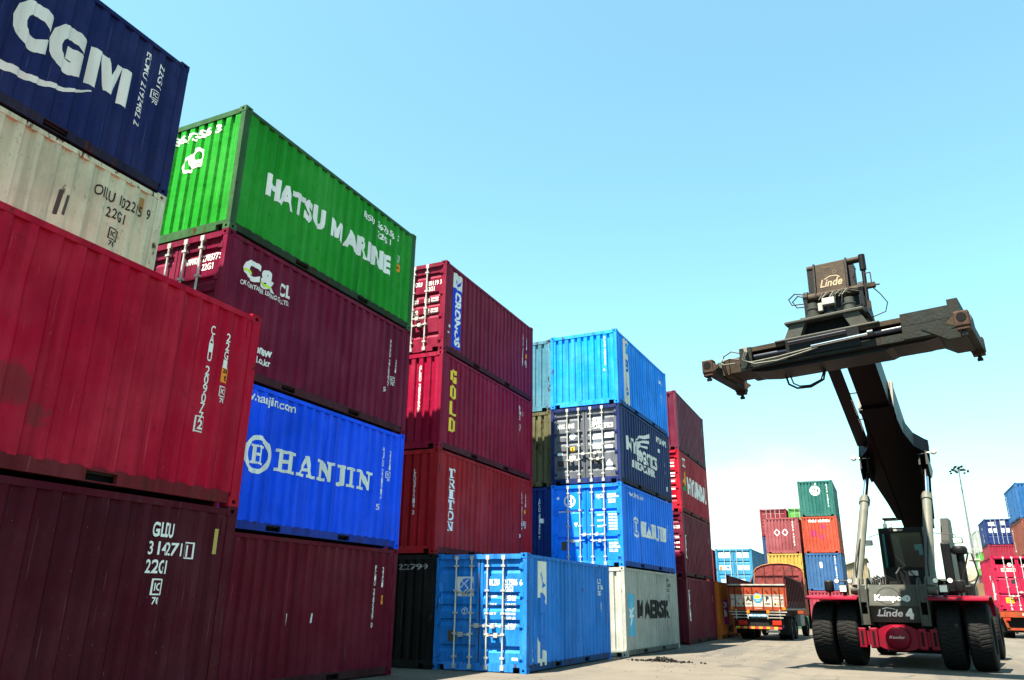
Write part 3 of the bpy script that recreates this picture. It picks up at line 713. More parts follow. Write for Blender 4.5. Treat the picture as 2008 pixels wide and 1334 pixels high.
m.text('www.hanjin.com', .80, 2.26, .15, WHITE, w=1.55); m.poly(ring(1.5, 1.30, .26, .34, 28), WHITE, .5); m.strokes('H', SLAB, 1.34, 1.14, .34, .32, WHITE, 1)
m.strokes('HANJIN', SLAB, 2.02, 1.06, .48, 3.02, WHITE, fat=.045); m.code('HJCU', 5.25, 1.7, .1, .12); m.code('22', 5.52, 1.4, .1, .12)
fm = Marks()
fm.poly(ring(.64, 2.05, .15, .20, 26), WHITE, .5); fm.strokes('H', SLAB, .53, 1.95, .22, .22, WHITE, 1); fm.text('www.hanjin.com', .22, 1.70, .07, WHITE, w=.92, layer=2)
fm.text('HJCU', 1.56, 2.12, .12, WHITE, w=.27, bold=.03); fm.text('232475', 1.93, 2.12, .12, WHITE, w=.32, bold=.03); fm.text('8', 2.28, 2.12, .12, WHITE, bold=.02); fm.text('22G1', 1.96, 1.95, .12, WHITE, w=.24, bold=.03)
for i, z in enumerate((1.56, 1.47, 1.38, 1.29, 1.20, 1.11)):
    fm.text('30480 KGS', 1.96, z, .06, WHITE, w=.30, bold=.03)
    if i % 2 == 0: fm.text('MAX.WT', 1.58, z, .06, WHITE, w=.24, bold=.02)
fm.text('HANJIN', 1.96, .66, .08, WHITE, w=.30, bold=.03); fm.text('SHIPPING', 1.96, .55, .08, WHITE, w=.36, bold=.03); fm.text('CO.,LTD.', 1.96, .44, .08, WHITE, w=.30, bold=.03)
fm.poly([[(.78, 1.36), (.92, 1.36), (.85, 1.22)]], WHITE); fm.rect(.34, .52, .50, .78, (.07, .06, .05)); fm.poly(disc(.23, 2.16, .05, 12), WHITE)
put(D, 1, 'azure container with white emblem on its doors, resting on the light grey one', (0.0065, 0.3291, 1.6096), side=m, front=fm, doors=True, wear=.35, dust=.12, doorz=DOORZ3)
m = Marks()
m.text('NYK', .75, 1.20, .42, WHITE, w=1.7, bold=.05, ang=0); m.text('LOGISTICS', 1.9, 1.00, .40, WHITE, w=2.3, bold=.05); m.text('& MEGACARRIER', 1.3, .68, .24, WHITE, w=2.6, bold=.04)
m.poly(band([(1.7, 1.62), (2.2, 1.86), (2.8, 1.95), (3.5, 2.14)], .05, .16), WHITE, 2); m.poly(band([(2.0, 1.62), (2.6, 1.76), (3.3, 1.86)], .05, .12), WHITE, 2); m.poly(band([(2.3, 1.55), (2.8, 1.6), (3.2, 1.64)], .05, .1), WHITE, 2)
m.text('NYKU 243752', 4.35, 2.10, .18, WHITE, w=1.35, bold=.06); m.rect(4.5, 4.85, 1.72, 1.86, WHITE); m.text('8', 5.42, .38, .17, WHITE, bold=.03); m.code('22', 5.35, 1.4, .1, .3)
fm = Marks(); PL = (.74, .75, .76)
fm.text('NYK LINE', .22, 1.88, .14, WHITE, w=.62, bold=.04); fm.rect(1.42, 1.82, 1.98, 2.16, PL); fm.rect(1.42, 2.20, 1.80, 1.96, PL)
fm.text('NYKU', 1.46, 2.01, .11, BLK, w=.3, layer=2); fm.text('2437 52 9', 1.46, 1.825, .11, BLK, w=.68, layer=2); fm.text('22G1', 1.9, 1.70, .10, BLK, w=.22, layer=2)
fm.poly(disc(.76, 1.60, .11, 20), PL); fm.rect(1.48, 1.80, 1.36, 1.60, PL); fm.rect(1.90, 2.20, 1.46, 1.64, PL); fm.rect(.70, .84, 1.08, 1.24, (.75, .42, .03)); fm.text('S', .735, 1.11, .10, BLK, bold=.03, layer=2)
fm.rect(1.46, 1.78, 1.12, 1.28, PL); fm.rect(1.60, 1.72, 1.02, 1.10, PL); fm.rect(1.88, 2.18, 1.10, 1.22, PL); fm.rect(.22, .40, .98, 1.08, PL); fm.rect(.66, .86, .82, .94, PL); fm.rect(.22, .46, .60, .80, (.03, .03, .035)); fm.rect(1.46, 1.78, .62, .84, (.04, .04, .045))
fm.poly([[(1.92, .42), (2.16, .42), (2.14, .64), (2.04, .76), (1.94, .64)]], PL)
put(D, 2, 'navy container with slate doors covered in white plates and a winged side emblem', (0.0200, 0.0420, 0.2000), side=m, front=fm, doors=True, wear=.5, dust=.25, door_color=(.17, .19, .23))
m = Marks()
m.rect(.76, 1.34, .14, 2.50, BB)
m.poly(disc(1.10, 2.18, .20, 22, .85), (.03, .3, .65), 1); m.poly(band([(.80, 1.96), (1.0, 2.08), (1.08, 2.26)], .04), BB, 2)
for i, ch in enumerate('BLP'): m.text(ch, .90, 1.36-i*.50, .40, BL2, w=.34, bold=.05, layer=2)
m.text('5', 5.05, 2.12, .12, WHITE); m.text('32', 5.05, 1.95, .13, WHITE, w=.4); m.code('14', 5.30, 1.5, .12, .2)
fm = Marks(); fm.fcode('BLZU 213845', 1.98, 2.36, .085, .098); fm.text('6', 1.94, 1.14, .09)
put(D, 3, 'turquoise blue container with a plain ribbed end, topmost of the fourth stack', (0.0079, 0.4493, 1.6317), side=m, front=fm, wear=.5, dust=.15)

# second row beside the fourth stack
J = (-9.80, 23.98, 0.0)
put(J, 0, 'grey container at the foot of the slim stack glimpsed beside the fourth stack', (.2, .2, .2), detail=1)
fm = Marks(); fm.fcode('APZU 377456 7', 1.9, 2.2, .10, .11); fm.rect(2.0, 2.15, 1.4, 1.55, WHITE)
put(J, 1, 'blue container low in the slim stack glimpsed left of the azure doors', (.010, .05, .30), front=fm)
put(J, 2, 'rusty olive container in the slim stack glimpsed left of the slate doors', (.17, .17, .09), wear=1.3, streak=.7)
put(J, 3, 'pale blue container topping the slim stack behind the blue banded container', (.10, .32, .46), wear=.8)

# fifth stack
def ticks(m, txt, a, z, step): m.down(txt, a, z, .16, step, WHITE, .05, .10); return m
m = ticks(Marks(), 'TEXTAIN', .52, 2.06, .17); m.code('22', 5.4, 1.9, .1, .14)
put(E_, 0, 'dark maroon container on the ground at the end, next to the orange one', (0.1650, 0.0120, 0.0320), side=m)
m = ticks(Marks(), 'TEXTA', .52, 1.65, .19); m.code('22', 5.4, 1.9, .1, .14)
fm = Marks(); fm.text('TEXU 285', 1.85, 1.9, .12, WHITE, w=.45)
for z in (1.5, 1.3, 1.1): fm.text('KGS 304', 1.85, z, .08, WHITE, w=.4)
put(E_, 1, 'maroon container with doors in half shade, second from the ground in the fifth stack', (0.1900, 0.0100, 0.0360), side=m, front=fm, doors=True)
m = Marks()
m.rect(.72, 1.34, 1.98, 2.34, WHITE); m.text('HMM', .78, 2.06, .2, (.3, .02, .02), w=.5, bold=.05, layer=2)
m.text('HYUNDAI', 1.55, .95, .64, WHITE, w=4.15, bold=.07); m.poly([[(.62, .95), (1.3, .95), (1.2, 1.5), (.95, 1.2)]], (.02, .25, .08)); m.poly([[(.72, 1.3), (1.15, 1.85), (1.15, 1.2)]], (.75, .3, .05), 1); m.code('HDMU', 5.5, 2.1, .1, .12)
fm = Marks()
for z in (2.0, 1.86, 1.56, 1.44, 1.22, .9, .6): fm.rect(1.86, 2.2, z, z+.06, WHITE)
put(E_, 2, 'red container with big white lettering, third from the ground in the fifth stack', (0.5500, 0.0040, 0.0300), side=m, front=fm, doors=True, wear=.35)
m = ticks(Marks(), 'TRITON', .72, 2.16, .19); m.code('22G', 5.4, 2.0, .1, .14)
put(E_, 3, 'brown-maroon container, topmost of the fifth stack beyond the turquoise one', (0.2000, 0.0220, 0.0600), side=m)

# orange container beyond the row
m = Marks(); MAG = (.34, .008, .20)
m.rect(1.15, 2.45, .62, 1.78, MAG)
m.text('ONE', 1.22, 1.42, .22, WHITE, w=.9, bold=.06, layer=2); m.strokes('N', BOX, 1.30, .98, .34, .7, WHITE, 2)
m.text('AKOR', 1.9, .24, .34, BLK, w=1.6, bold=.04)
container('orange container with a magenta square on the ground between the row and the lorry', (0.8000, 0.1900, 0.0200), place(-7.40, 39.0, 0.0, 0), 0, side=m, wear=.35)

# ------------------------------------------------------------------ stacks at the far side of the yard
def far(label, col, xl, y, lv, doors=False, front=None, rz=0, z0=0.0, side=None, side2=None, h=H, **k):
    g_ = .3*col[0]+.59*col[1]+.11*col[2]; col = tuple(v*.90+g_*.10 for v in col)
    return container(label, col, (xl+W/2, y+L/2, z0+lv*H), rz, side=side, front=front, doors=doors, detail=1, side2=side2, h=h, streak=.3, dust=.15, **k)
far('grey-blue container hidden beneath the light blue doors beyond the lorry', (.1, .16, .25), -10.60, 55.7, 0)
fm = Marks()
for a in (.22, .62, 1.40, 1.86):
    fm.rect(a, a+.34, 2.0, 2.34, WHITE); fm.rect(a, a+.34, 1.2, 1.5, WHITE)
fm.rect(.24, .40, 1.2, 1.45, (.28, .12, .03), 2); fm.poly(disc(.80, 1.36, .1, 14), BL2, 2); fm.rect(.3, .55, .4, .6, WHITE); fm.rect(1.5, 1.9, .4, .6, WHITE)
fm.text('LINER', .26, 2.08, .14, MAG, w=.24, layer=2); fm.text('2261', 1.9, 2.1, .14, BL2, w=.26, layer=2)
m = Marks(); m.code('HLCU 2217', .5, 2.1, .16, .2)
far('light blue container with doors and white plates seen over the lorry tailgate', (.03, .33, .62), -10.60, 55.7, 1, True, fm, side=m, doorz=DOORZ3)
far('red container showing a thin sliver just right of the fifth stack', (.4, .03, .05), -13.25, 55.9, 1)
far('plain red container under the sliver of red by the fifth stack', (.3, .03, .04), -13.25, 55.9, 0)
YB = 61.6
X1, X2 = -7.93, -5.30
far('green container hidden behind the lorry beneath the yellow one', (.05, .2, .1), X1, YB, 0)
far('yellow container behind the domed bulkhead of the lorry', (.70, .42, .05), X1, YB, 1)
fm = Marks()
for a in (.85, 1.42):
    for s0, s1 in (((0, .24), (.2, 0)), ((.2, 0), (0, -.24)), ((0, -.24), (-.2, 0)), ((-.2, 0), (0, .24))):
        fm.poly(band([(a+s0[0], 1.5+s0[1]), (a+s1[0], 1.5+s1[1])], .05), WHITE)
fm.fcode('GESU 48213', 1.98, 2.3, .13, .19)
far('rose red container with two white diamond marks on its end', (.42, .09, .11), X1, YB, 2, front=fm)
far('red container with a pale label low in the far stack beside the lorry', (.48, .05, .09), X2, YB, 0, front=Marks().rect(.5, 1.0, .9, 1.5, (.72, .68, .35)).text('22', .58, 1.05, .28, BLK, w=.32, layer=2))
fm = Marks(); fm.rect(.95, 1.12, 1.55, 1.95, WHITE); fm.fcode('MSCU 213398 6', 1.95, 2.36, .12, .15)
far('steel blue container beneath the orange-red one in the far stack', (.045, .16, .40), X2, YB, 1, front=fm)
fm = Marks(); fm.text('TRIU 202020', .45, 2.18, .16, WHITE, w=1.5, bold=.05); PUR = (.28, .03, .09)
fm.rect(.55, .98, 1.15, 1.6, PUR); fm.rect(1.30, 1.60, 1.7, 2.0, PUR); fm.rect(1.18, 1.46, .95, 1.3, PUR)
far('orange-red container with purple patches in the middle of the far stack', (.62, .075, .03), X2, YB, 2, front=fm)
fm = Marks(); fm.poly(ring(1.18, 1.86, .24, .36, 24), WHITE); fm.strokes('H', SLAB, .98, 1.66, .38, .38, WHITE, 1); fm.fcode('HJCU 221374', 1.94, 2.3, .12, .16); fm.rect(1.16, 1.3, 2.3, 2.42, WHITE)
far('teal green container with a white ring emblem, topmost of the far stack', (.025, .19, .17), X2, YB, 3, front=fm)
for i, (c, lab) in enumerate((((.3, .03, .05), 'maroon'), ((.1, .42, .06), 'light green'))):
    for lv in range(4):
        if lv == 3: far('%s container peeping over the rose red one in the far stack' % lab, c, -10.5+i*2.62, 79.0, lv, True)
        else: far('%s container of the hidden stack behind the rose red one, %s' % (('rust brown', 'dark red', 'dull blue')[lv] if i == 0 else ('ochre', 'grey', 'dull green')[lv], ('on the ground', 'second from the ground', 'third from the ground')[lv]), ((.2, .06, .03), (.22, .03, .04), (.05, .1, .25), (.35, .25, .08), (.25, .25, .25), (.06, .18, .1))[lv+3*i], -10.5+i*2.62, 79.0, lv)
# right-hand side
NX, NY = 9.75, 95.0
for lv, c, lab in ((0, (.25, .05, .05), 'dull red container on the ground below the navy doors at right'), (1, (.2, .06, .05), 'brown container under the two topmost of the stack right of the mast'), (2, (.42, .02, .06), 'crimson ribbed container directly below the small navy doors at right')):
    far(lab, c, NX, NY, lv)
fm = Marks(); fm.text('NYK', .35, 1.9, .34, WHITE, w=.6, bold=.05)
for a, z in ((.3, 1.2), (.75, 1.2), (1.4, 1.2), (1.85, 1.2), (1.5, 1.95)): fm.rect(a, a+.3, z, z+.4, WHITE)
m = Marks(); m.code('NYK', 3.0, 2.0, .5, .6)
far('small navy container with white-barred doors topping the stack right of the mast', (.015, .04, .20), NX, NY, 3, True, fm, side2=m, doorz=DOORZ3)
for i, (c, lv, lab) in enumerate((((.3, .25, .2), 0, 'tan container on the ground behind the crimson trailer box'), ((.25, .25, .3), 1, 'slate container second from the ground behind the crimson trailer box'), ((.03, .16, .5), 2, 'blue container under the maroon doors at the right edge'), ((.35, .03, .06), 3, 'maroon container with white-barred doors near the right edge'))):
    far(lab, c, 13.2, 101.0, lv, lv > 1, doorz=DOORZ3)
for lv, c, lab in ((0, (.2, .2, .2), 'grey container on the ground below the bright green one near the mast'), (1, (.28, .04, .05), 'maroon container beneath the bright green one near the mast'), (2, (.12, .55, .06), 'bright green container under the pale one near the mast'), (3, (.55, .60, .58), 'pale grey container topping the stack close to the mast')):
    far(lab, c, 10.15, 108.5, lv, side2=Marks().text('CHINA', 1.6, 1.0, .6, WHITE, w=2.4, bold=.06))
for lv, c, lab in ((0, (.15, .1, .08), 'brown container on the ground at the far right edge'), (1, (.1, .2, .3), 'dull blue container second from the ground at the far right edge'), (2, (.32, .075, .045), 'brick brown container below the blue one at the right edge'), (3, (.02, .17, .50), 'bright blue container topmost at the right edge of the picture')):
    far(lab, c, 9.30, 67.6, lv, side2=Marks().code('MSCU 2241', .6, 2.2, .15, .2) if lv > 1 else None)

# ------------------------------------------------------------------ reach stacker
MROT = R(-9.0)
rs = thing('reach_stacker', (0.269, 24.331, 0), MROT, 'dark grey reach stacker with red axle and fenders, raised boom and empty spreader', 'reach stacker')
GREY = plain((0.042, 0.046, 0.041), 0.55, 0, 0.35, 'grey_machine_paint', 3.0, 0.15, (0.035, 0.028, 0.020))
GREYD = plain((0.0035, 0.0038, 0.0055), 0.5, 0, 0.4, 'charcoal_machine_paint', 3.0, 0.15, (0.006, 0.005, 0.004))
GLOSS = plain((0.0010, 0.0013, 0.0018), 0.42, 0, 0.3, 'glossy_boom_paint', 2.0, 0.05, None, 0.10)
SPR = plain((0.012, 0.016, 0.0145), 0.6, 0, 0.45, 'scuffed_spreader_paint', 2.5, 0.3, (0.011, 0.007, 0.0045))
BROWN = plain((0.040, 0.028, 0.019), 0.75, 0, 0.5, 'dusty_brown_steel', 4.0, 0.3, (0.02, 0.014, 0.010))
REDM = plain((0.15, 0.0015, 0.012), 0.45, 0, 0.3, 'red_machine_paint', 3.0, 0.1, (0.06, 0.006, 0.010))
RUBBER = plain((0.0055, 0.0055, 0.006), 0.8, 0, 0.3, 'tyre_rubber', 8.0, 0.4, (0.009, 0.008, 0.0075))
CYL = plain((0.075, 0.080, 0.070), 0.5, 0, 0.3, 'light_grey_cylinder_paint', 3.0, 0.1, (0.08, 0.075, 0.06))
CHROME = plain((0.62, 0.66, 0.72), 0.12, 1.0, 0.1, 'chromed_rod')
HOSE = plain((0.010, 0.010, 0.010), 0.5, 0, 0.3, 'hydraulic_hose')
HOSEL = plain((0.10, 0.10, 0.085), 0.6, 0, 0.3, 'dusty_hydraulic_hose')
LENS = plain((0.55, 0.55, 0.52), 0.2, 0.2, 0.2, 'lamp_reflector')
CAST = plain((0.050, 0.026, 0.018), 0.7, 0, 0.5, 'rusted_casting', 9.0, 0.3, (0.018, 0.010, 0.008))
WPLATE = plain((0.30, 0.30, 0.28), 0.6, 0, 0.3, 'white_box')
def glass_mat():
    m, n, b = new_mat('tinted_glass')
    b.inputs['Base Color'].default_value = (0.01, 0.02, 0.022, 1); b.inputs['Roughness'].default_value = 0.03
    b.inputs['Specular IOR Level'].default_value = 0.6
    tr = n.nodes.new('ShaderNodeBsdfTransparent'); tr.inputs[0].default_value = (0.10, 0.24, 0.27, 1)
    ms = n.nodes.new('ShaderNodeMixShader'); ms.inputs[0].default_value = 0.30
    n.links.new(tr.outputs[0], ms.inputs[1]); n.links.new(b.outputs[0], ms.inputs[2]); n.links.new(ms.outputs[0], n.nodes['Material Output'].inputs[0])
    return m
GLASS = glass_mat()

def tyre_mesh(rad, wid, lugs=44, name='tyre', rim=0.5):
    """tread blocks are part of the carcass surface; axle along x"""
    mb = MB(); hw = wid/2; n = lugs*4
    prof = [(-hw*.55, rim*rad), (-hw*.98, rim*rad+.05), (-hw, rad*.80), (-hw*.93, rad*.93), (-hw*.78, rad*.985), (-hw*.02, rad), (hw*.02, rad), (hw*.78, rad*.985), (hw*.93, rad*.93), (hw, rad*.80), (hw*.98, rim*rad+.05), (hw*.55, rim*rad)]
    vs = []
    for i in range(n):
        for j, (x, r) in enumerate(prof):
            a = 2*math.pi*i/n; g = 0
            left = j < 6
            if 2 <= j <= 9:
                ph = (i + (0 if left else 2)) % 4
                if ph >= 3: g = .013*rad*(0.4 if j in (2, 9) else 1)
            sk = (0.06 if j in (5, 6) else 0)
            vs.append((x, (r-g)*math.cos(a+sk), (r-g)*math.sin(a+sk)))
    k = len(prof)
    fs = [(i*k+j, i*k+j+1, ((i+1) % n)*k+j+1, ((i+1) % n)*k+j) for i in range(n) for j in range(k-1)]
    mb.add(vs, fs); return mb
def wheel(parent, x, y, z, rad, wid, rimmat, out=1, name='wheel'):
    o = bpy.data.objects.new(name, wheel_rim(rad, wid, rimmat)); COL.objects.link(o); o.parent = parent; o.location = (x, y, z)
    if out < 0: o.rotation_euler = (0, 0, math.pi)
    t = link('tyre', tyre_cached(rad, wid), o)
    return o
_w = {}
def tyre_cached(rad, wid):
    k = ('t', rad, wid)
    if k not in _w: _w[k] = tyre_mesh(rad, wid).mesh('tyre', RUBBER)
    return _w[k]
def wheel_rim(rad, wid, mat):
    k = ('r', rad, wid, mat.name)
    if k not in _w:
        mb = MB(); hw = wid/2
        mb.lathe([(rad*.50, -hw*.6), (rad*.52, hw*.60), (rad*.47, hw*.62), (rad*.42, hw*.2), (rad*.2, hw*.1), (rad*.18, hw*.5), (.02, hw*.52)], (0, 0, 0), (1, 0, 0), 28)
        for i in range(10):
            a = 2*math.pi*i/10; mb.tube((hw*.1, rad*.3*math.cos(a), rad*.3*math.sin(a)), (hw*.24, rad*.3*math.cos(a), rad*.3*math.sin(a)), .02*rad/.8, 6)
        _w[k] = mb.mesh('wheel', mat, True)
    return _w[k]
RAD = 0.82
for x, o in ((-1.86, -1), (-1.21, -1), (1.21, 1), (1.86, 1)): wheel(rs, x, 0, RAD, RAD, .565, REDM, o)
for x, o in ((-1.55, -1), (1.55, 1)): wheel(rs, x, 6.0, RAD, RAD, .565, REDM, o)

# front axle: banjo housing, hub cover and brake housings
m = MB()
bow = [(-1.0, .56), (-.5, .54), (-.36, .47), (-.2, .43), (.2, .43), (.36, .47), (.5, .54), (1.0, .56), (1.0, .90), (.5, .92), (.30, 1.03), (.15, 1.07), (-.15, 1.07), (-.30, 1.03), (-.5, .92), (-1.0, .90)]
m.prism(bow, 'y', -.62, .1)
ax = m.build('drive_axle', REDM, rs)
MB().lathe([(.30, 0), (.31, .05), (.27, .12), (.16, .17), (.02, .19)], (0, -.60, .75), (0, -1, 0), 32).build('hub_cover', REDM, ax, True)
for x in (-.86, -.58, .58, .86):
    m = MB().bbox(x-.10, x+.10, -.70, -.5, .47, .98, .03); m.box(x-.028, x+.028, -.712, -.6, .56, .90, 1)
    m.build('brake_housing', [REDM, DARK], ax)
mk = Marks(); mk.text('Kessler', -.19, .73, .07, (.55, .35, .35), w=.38, bold=.01, shear=.3)
m = MB(); mats = [REDM]; decal(m, mk, [], 'a', lambda a, z, o: (a, -.80-o*.3, z), mats, 1); m.build('hub_lettering', mats, ax)

# chassis
m = MB()
for sx in (-1, 1): m.box(*sorted((sx*.42, sx*.62)), -.3, 6.9, .62, 1.35)
m.box(-.62, .62, .3, 1.0, .7, 1.3); m.box(-.62, .62, 3.6, 4.2, .7, 1.3)
m.box(-.95, .95, .9, 6.6, .32, .80); m.box(-1.3, 1.3, 2.2, 4.6, .40, 1.30)  # low belly boxes added to blacken the space under the machine
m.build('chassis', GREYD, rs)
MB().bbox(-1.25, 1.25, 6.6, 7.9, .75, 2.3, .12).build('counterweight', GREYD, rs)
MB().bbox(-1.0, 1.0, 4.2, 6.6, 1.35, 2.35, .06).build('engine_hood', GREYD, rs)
# front cross member: sunlit upper plate leaning back, undercut lower plate
m = MB()
m.prism([(-.66, 1.54), (-.48, 2.07), (.55, 2.07), (.55, 1.54)], 'x', -.60, .60)
m.prism([(-.655, 1.535), (.4, 1.535), (.4, 1.12), (-.46, 1.12)], 'x', -.60, .60)
m.box(-.60, .60, -.68, -.60, 1.525, 1.545)
mk = Marks()
LW = (.72, .73, .72)
mk.text('Linde', -.44, 1.27, .17, LW, w=.62, bold=.02, shear=.3); mk.poly(band([(-.30, 1.455), (-.18, 1.485), (-.06, 1.47), (.02, 1.44)], .022, .014), LW); mk.poly(band([(-.46, 1.285), (-.34, 1.30), (-.2, 1.27)], .025), LW)
mk.text('4', .24, 1.23, .22, LW, bold=.08)
m.mats = [GREY]; mats = [GREY]
decal(m, mk, [], 'a', lambda a, z, o: (a, -.655+.195*(1.535-z)/.415-o, z), mats, 1)
mk = Marks()
mk.text('Kampoo', -.46, 1.67, .14, (.34, .35, .33), w=.80, bold=.05)
mk.poly(ring(-.12, 1.78, .20, .225, 24, 1.3), BLK, 0)
mk.poly(ring(.33, 1.72, .03, .085, 18), (.34, .35, .33), 0.4)
decal(m, mk, [], 'a', lambda a, z, o: (a, -.66+.18*(z-1.54)/.53-o, z), mats, 1)
m.build('front_plate', mats, rs)
for sx in (-1, 1):
    m = MB()
    for a in (.61, .80):
        x0, x1 = sorted((sx*a, sx*(a+.035)))
        m.prism([(-.72, 1.05), (-.72, 1.95), (-.55, 2.22), (-.25, 2.26), (.3, 2.0), (.3, 1.0)], 'x', x0, x1)
    x0, x1 = sorted((sx*.645, sx*.80)); m.box(x0, x1, -.68, -.62, 1.05, 1.32); m.box(x0, x1, -.68, -.62, 1.62, 2.05); m.box(x0, x1, -.4, -.3, 1.0, 2.0, 1)
    m.build('side_plate', [GREY, DARK], rs)
    MB().tube((sx*.58, -.42, 1.95), (sx*1.05, -.42, 1.95), .135, 20).build('cylinder_pin', CYL, rs, True)
# lift cylinders
CB = Vector((0, -.36, 2.12)); CT = Vector((0, 2.40, 5.62)); cd = (CT-CB).normalized()
for sx in (-1, 1):
    xb, xt = sx*.90-.11, sx*.82
    def P(t): q = CB+(CT-CB)*t; return (xb+(xt-xb)*t, q.y, q.z)
    m = MB().tube(P(.0), P(.70), .125, 20); m.tube(P(.665), P(.705), .155, 20); m.tube(P(.705), P(.725), .13, 20); m.tube(P(-.04), P(.03), .15, 20)
    c = m.build('lift_cylinder', CYL, rs, True)
    MB().tube(P(.70), P(1.0), .072, 16).build('piston_rod', CHROME, c, True)
    m = MB(); m.path([P(.02)[:2]+(P(.02)[2]+.1,), (xb+sx*.0, -.2, 2.6), P(.35)], .02, 6); 
    m.v = [(v[0]+sx*.0, v[1]-.15, v[2]) for v in m.v]; m.build('hydraulic_hose', HOSE, c)

# boom
BD = Vector((0, -.876, .482)); BN = Vector((0, .482, .876)); B0 = Vector((0, 2.3, 5.88))
def bp(t, n, x=0): q = B0+BD*t+BN*n; return (x, q.y, q.z)
def bbeam(m, t0, t1, hw, n0, n1, mi=0, hw1=None):
    hw1 = hw if hw1 is None else hw1
    vs = [bp(t, n, s*h) for t, h in ((t0, hw), (t1, hw1)) for n in (n0, n1) for s in (-1, 1)]
    m.add(vs, [(0, 1, 3, 2), (4, 6, 7, 5), (0, 4, 5, 1), (2, 3, 7, 6), (0, 2, 6, 4), (1, 5, 7, 3)], mi)
m = MB()
bbeam(m, -3.9, 2.35, .46, .02, .98)
bbeam(m, 2.25, 2.42, .48, -.02, 1.0)
bbeam(m, 2.42, 2.46, .41, .03, .95)
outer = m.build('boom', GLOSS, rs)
# flared cylinder mounts under the boom
poly = [(-3.3, .56), (-2.3, .66), (-.9, .86), (-.2, .98), (.12, 1.0), (.2, .92), (.55, .66), (1.2, .50), (1.9, .455)]
for sx in (-1, 1):
    vs = []; n = len(poly)
    for nn in (.50, -.02):
        for t, x in poly: vs.append(bp(t, nn, sx*x))
        for t, x in reversed(poly): vs.append(bp(t, nn, sx*.40))
    k = 2*n
    fs = [tuple(range(k)), tuple(range(k, 2*k))] + [(i, (i+1) % k, k+(i+1) % k, k+i) for i in range(k)]
    m = MB().add(vs, fs)
    for a in (.70, .90):
        pts = [(-.75, .0), (.25, .0), (.18, -.45), (-.1, -.62), (-.35, -.58), (-.6, -.3)]
        v2 = [bp(t, nn, sx*(a+d)) for d in (0, .05) for t, nn in pts]
        m.add(v2, [tuple(range(6)), tuple(range(6, 12))]+[(i, (i+1) % 6, 6+(i+1) % 6, 6+i) for i in range(6)])
    br = m.build('cylinder_bracket', GLOSS, outer)
    m = MB().path([bp(.1, .02, sx*.45), bp(.15, -.02, sx*.8), bp(.16, .0, sx*1.08)], .016, 6)
    m.lathe([(.02, 0), (.085, .01), (.095, .04), (.06, .09), (.02, .1)], bp(.16, .0, sx*1.13), (0, -1, 0), 14)
    m.build('work_lamp', LENS, outer, True)
m = MB(); bbeam(m, 2.4, 7.15, .375, .06, .88)
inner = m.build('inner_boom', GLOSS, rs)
# cable tray carried beside the inner boom
m = MB(); vs = [bp(t, n, x) for t in (.35, 4.6) for n in (.32, .36) for x in (-.98, -.62)]
m.add(vs, [(0, 1, 3, 2), (4, 6, 7, 5), (0, 4, 5, 1), (2, 3, 7, 6), (0, 2, 6, 4), (1, 5, 7, 3)])
for t in (.5, 1.6, 2.8, 4.0):
    a, b_ = bp(t, .34, -.62), bp(t, .34, -.40); m.tube(a, b_, .022, 6)
mk = Marks()
for i, ch in enumerate('ESSEIL LIPID'): mk.text(ch, -.66, 2.45-i*.125, .09, LW, w=.06, bold=.03) if ch != ' ' else None
mats = [GREYD]
for vs, fs, col, la in mk.items:
    lm = letter(col)
    if lm not in mats: mats.append(lm)
    m.add([bp(y, .317, -.655+(x+.66)) for x, y in vs], fs, 1)
m.build('cable_tray', mats, rs)

# boom head: end plate, pins and hanger plates
HL, HU = Vector((0, -4.16, 9.22)), Vector((0, -4.02, 10.06))       # foot and top of the end plate
def hpnt(a, n, out=0.0):
    q = HL.lerp(HU, n); return (a, q.y-out, q.z)
m = MB()
m.prism([(HL.y, HL.z), (HU.y, HU.z), (-3.45, 10.12), (-3.5, 9.05)], 'x', -.40, .40)
m.prism([(HL.y-.03, HL.z), (HU.y-.03, HU.z+.02), (HU.y, HU.z+.02), (HL.y, HL.z)], 'x', -.36, .36)
for x in (-.42, .38): m.prism([(HL.y-.07, HL.z-.05), (HU.y-.07, HU.z+.06), (-3.5, 10.2), (-3.5, 9.0)], 'x', x, x+.04, 1)
mk = Marks()
TAN = (.24, .19, .13)
mk.text('Linde', -.28, .20, .26, TAN, w=.56, bold=.02, shear=.3); mk.poly(band([(-.16, .47), (-.02, .55), (.14, .54), (.22, .46)], .03), TAN); mk.poly(ring(.10, .68, .04, .07, 14, .8), (.07, .05, .035))
mk.poly(band([(-.2, .90), (.1, .90)], .04), (.05, .035, .025))
mats = [BROWN, GREYD]
for vs, fs, col, la in mk.items:
    lm = letter(col)
    if lm not in mats: mats.append(lm)
    m.add([hpnt(x, y, .034+la*.002) for x, y in vs], fs, mats.index(lm))
head = m.build('boom_head', mats, rs)
hp = (0, HL.y+.06, HL.z-.06)
m = MB()
m.tube((-.60, HU.y+.10, HU.z), (.80, HU.y+.10, HU.z), .085, 16); m.tube((-.70, hp[1], hp[2]), (.78, hp[1], hp[2]), .125, 18)
m.build('head_pin', BROWN, head, True)
m = MB()
for x in (-.66, .70):
    m.prism([(hp[1]-.17, hp[2]+.10), (hp[1]+.17, hp[2]+.10), (hp[1]+.20, 8.42), (hp[1]-.20, 8.42)], 'x', x-.045, x+.045)
    m.tube((x-.06, hp[1], hp[2]), (x+.06, hp[1], hp[2]), .19, 16)
m.prism([(HU.y+.04, HU.z+.02), (HU.y+.3, HU.z+.02), (hp[1]+.35, hp[2]), (hp[1]+.06, hp[2]-.05)], 'x', -.60, -.42); m.prism([(HU.y+.06, HU.z-.1), (HU.y+.3, HU.z-.1), (hp[1]+.35, hp[2]), (hp[1]+.06, hp[2]-.05)], 'x', .42, .56)
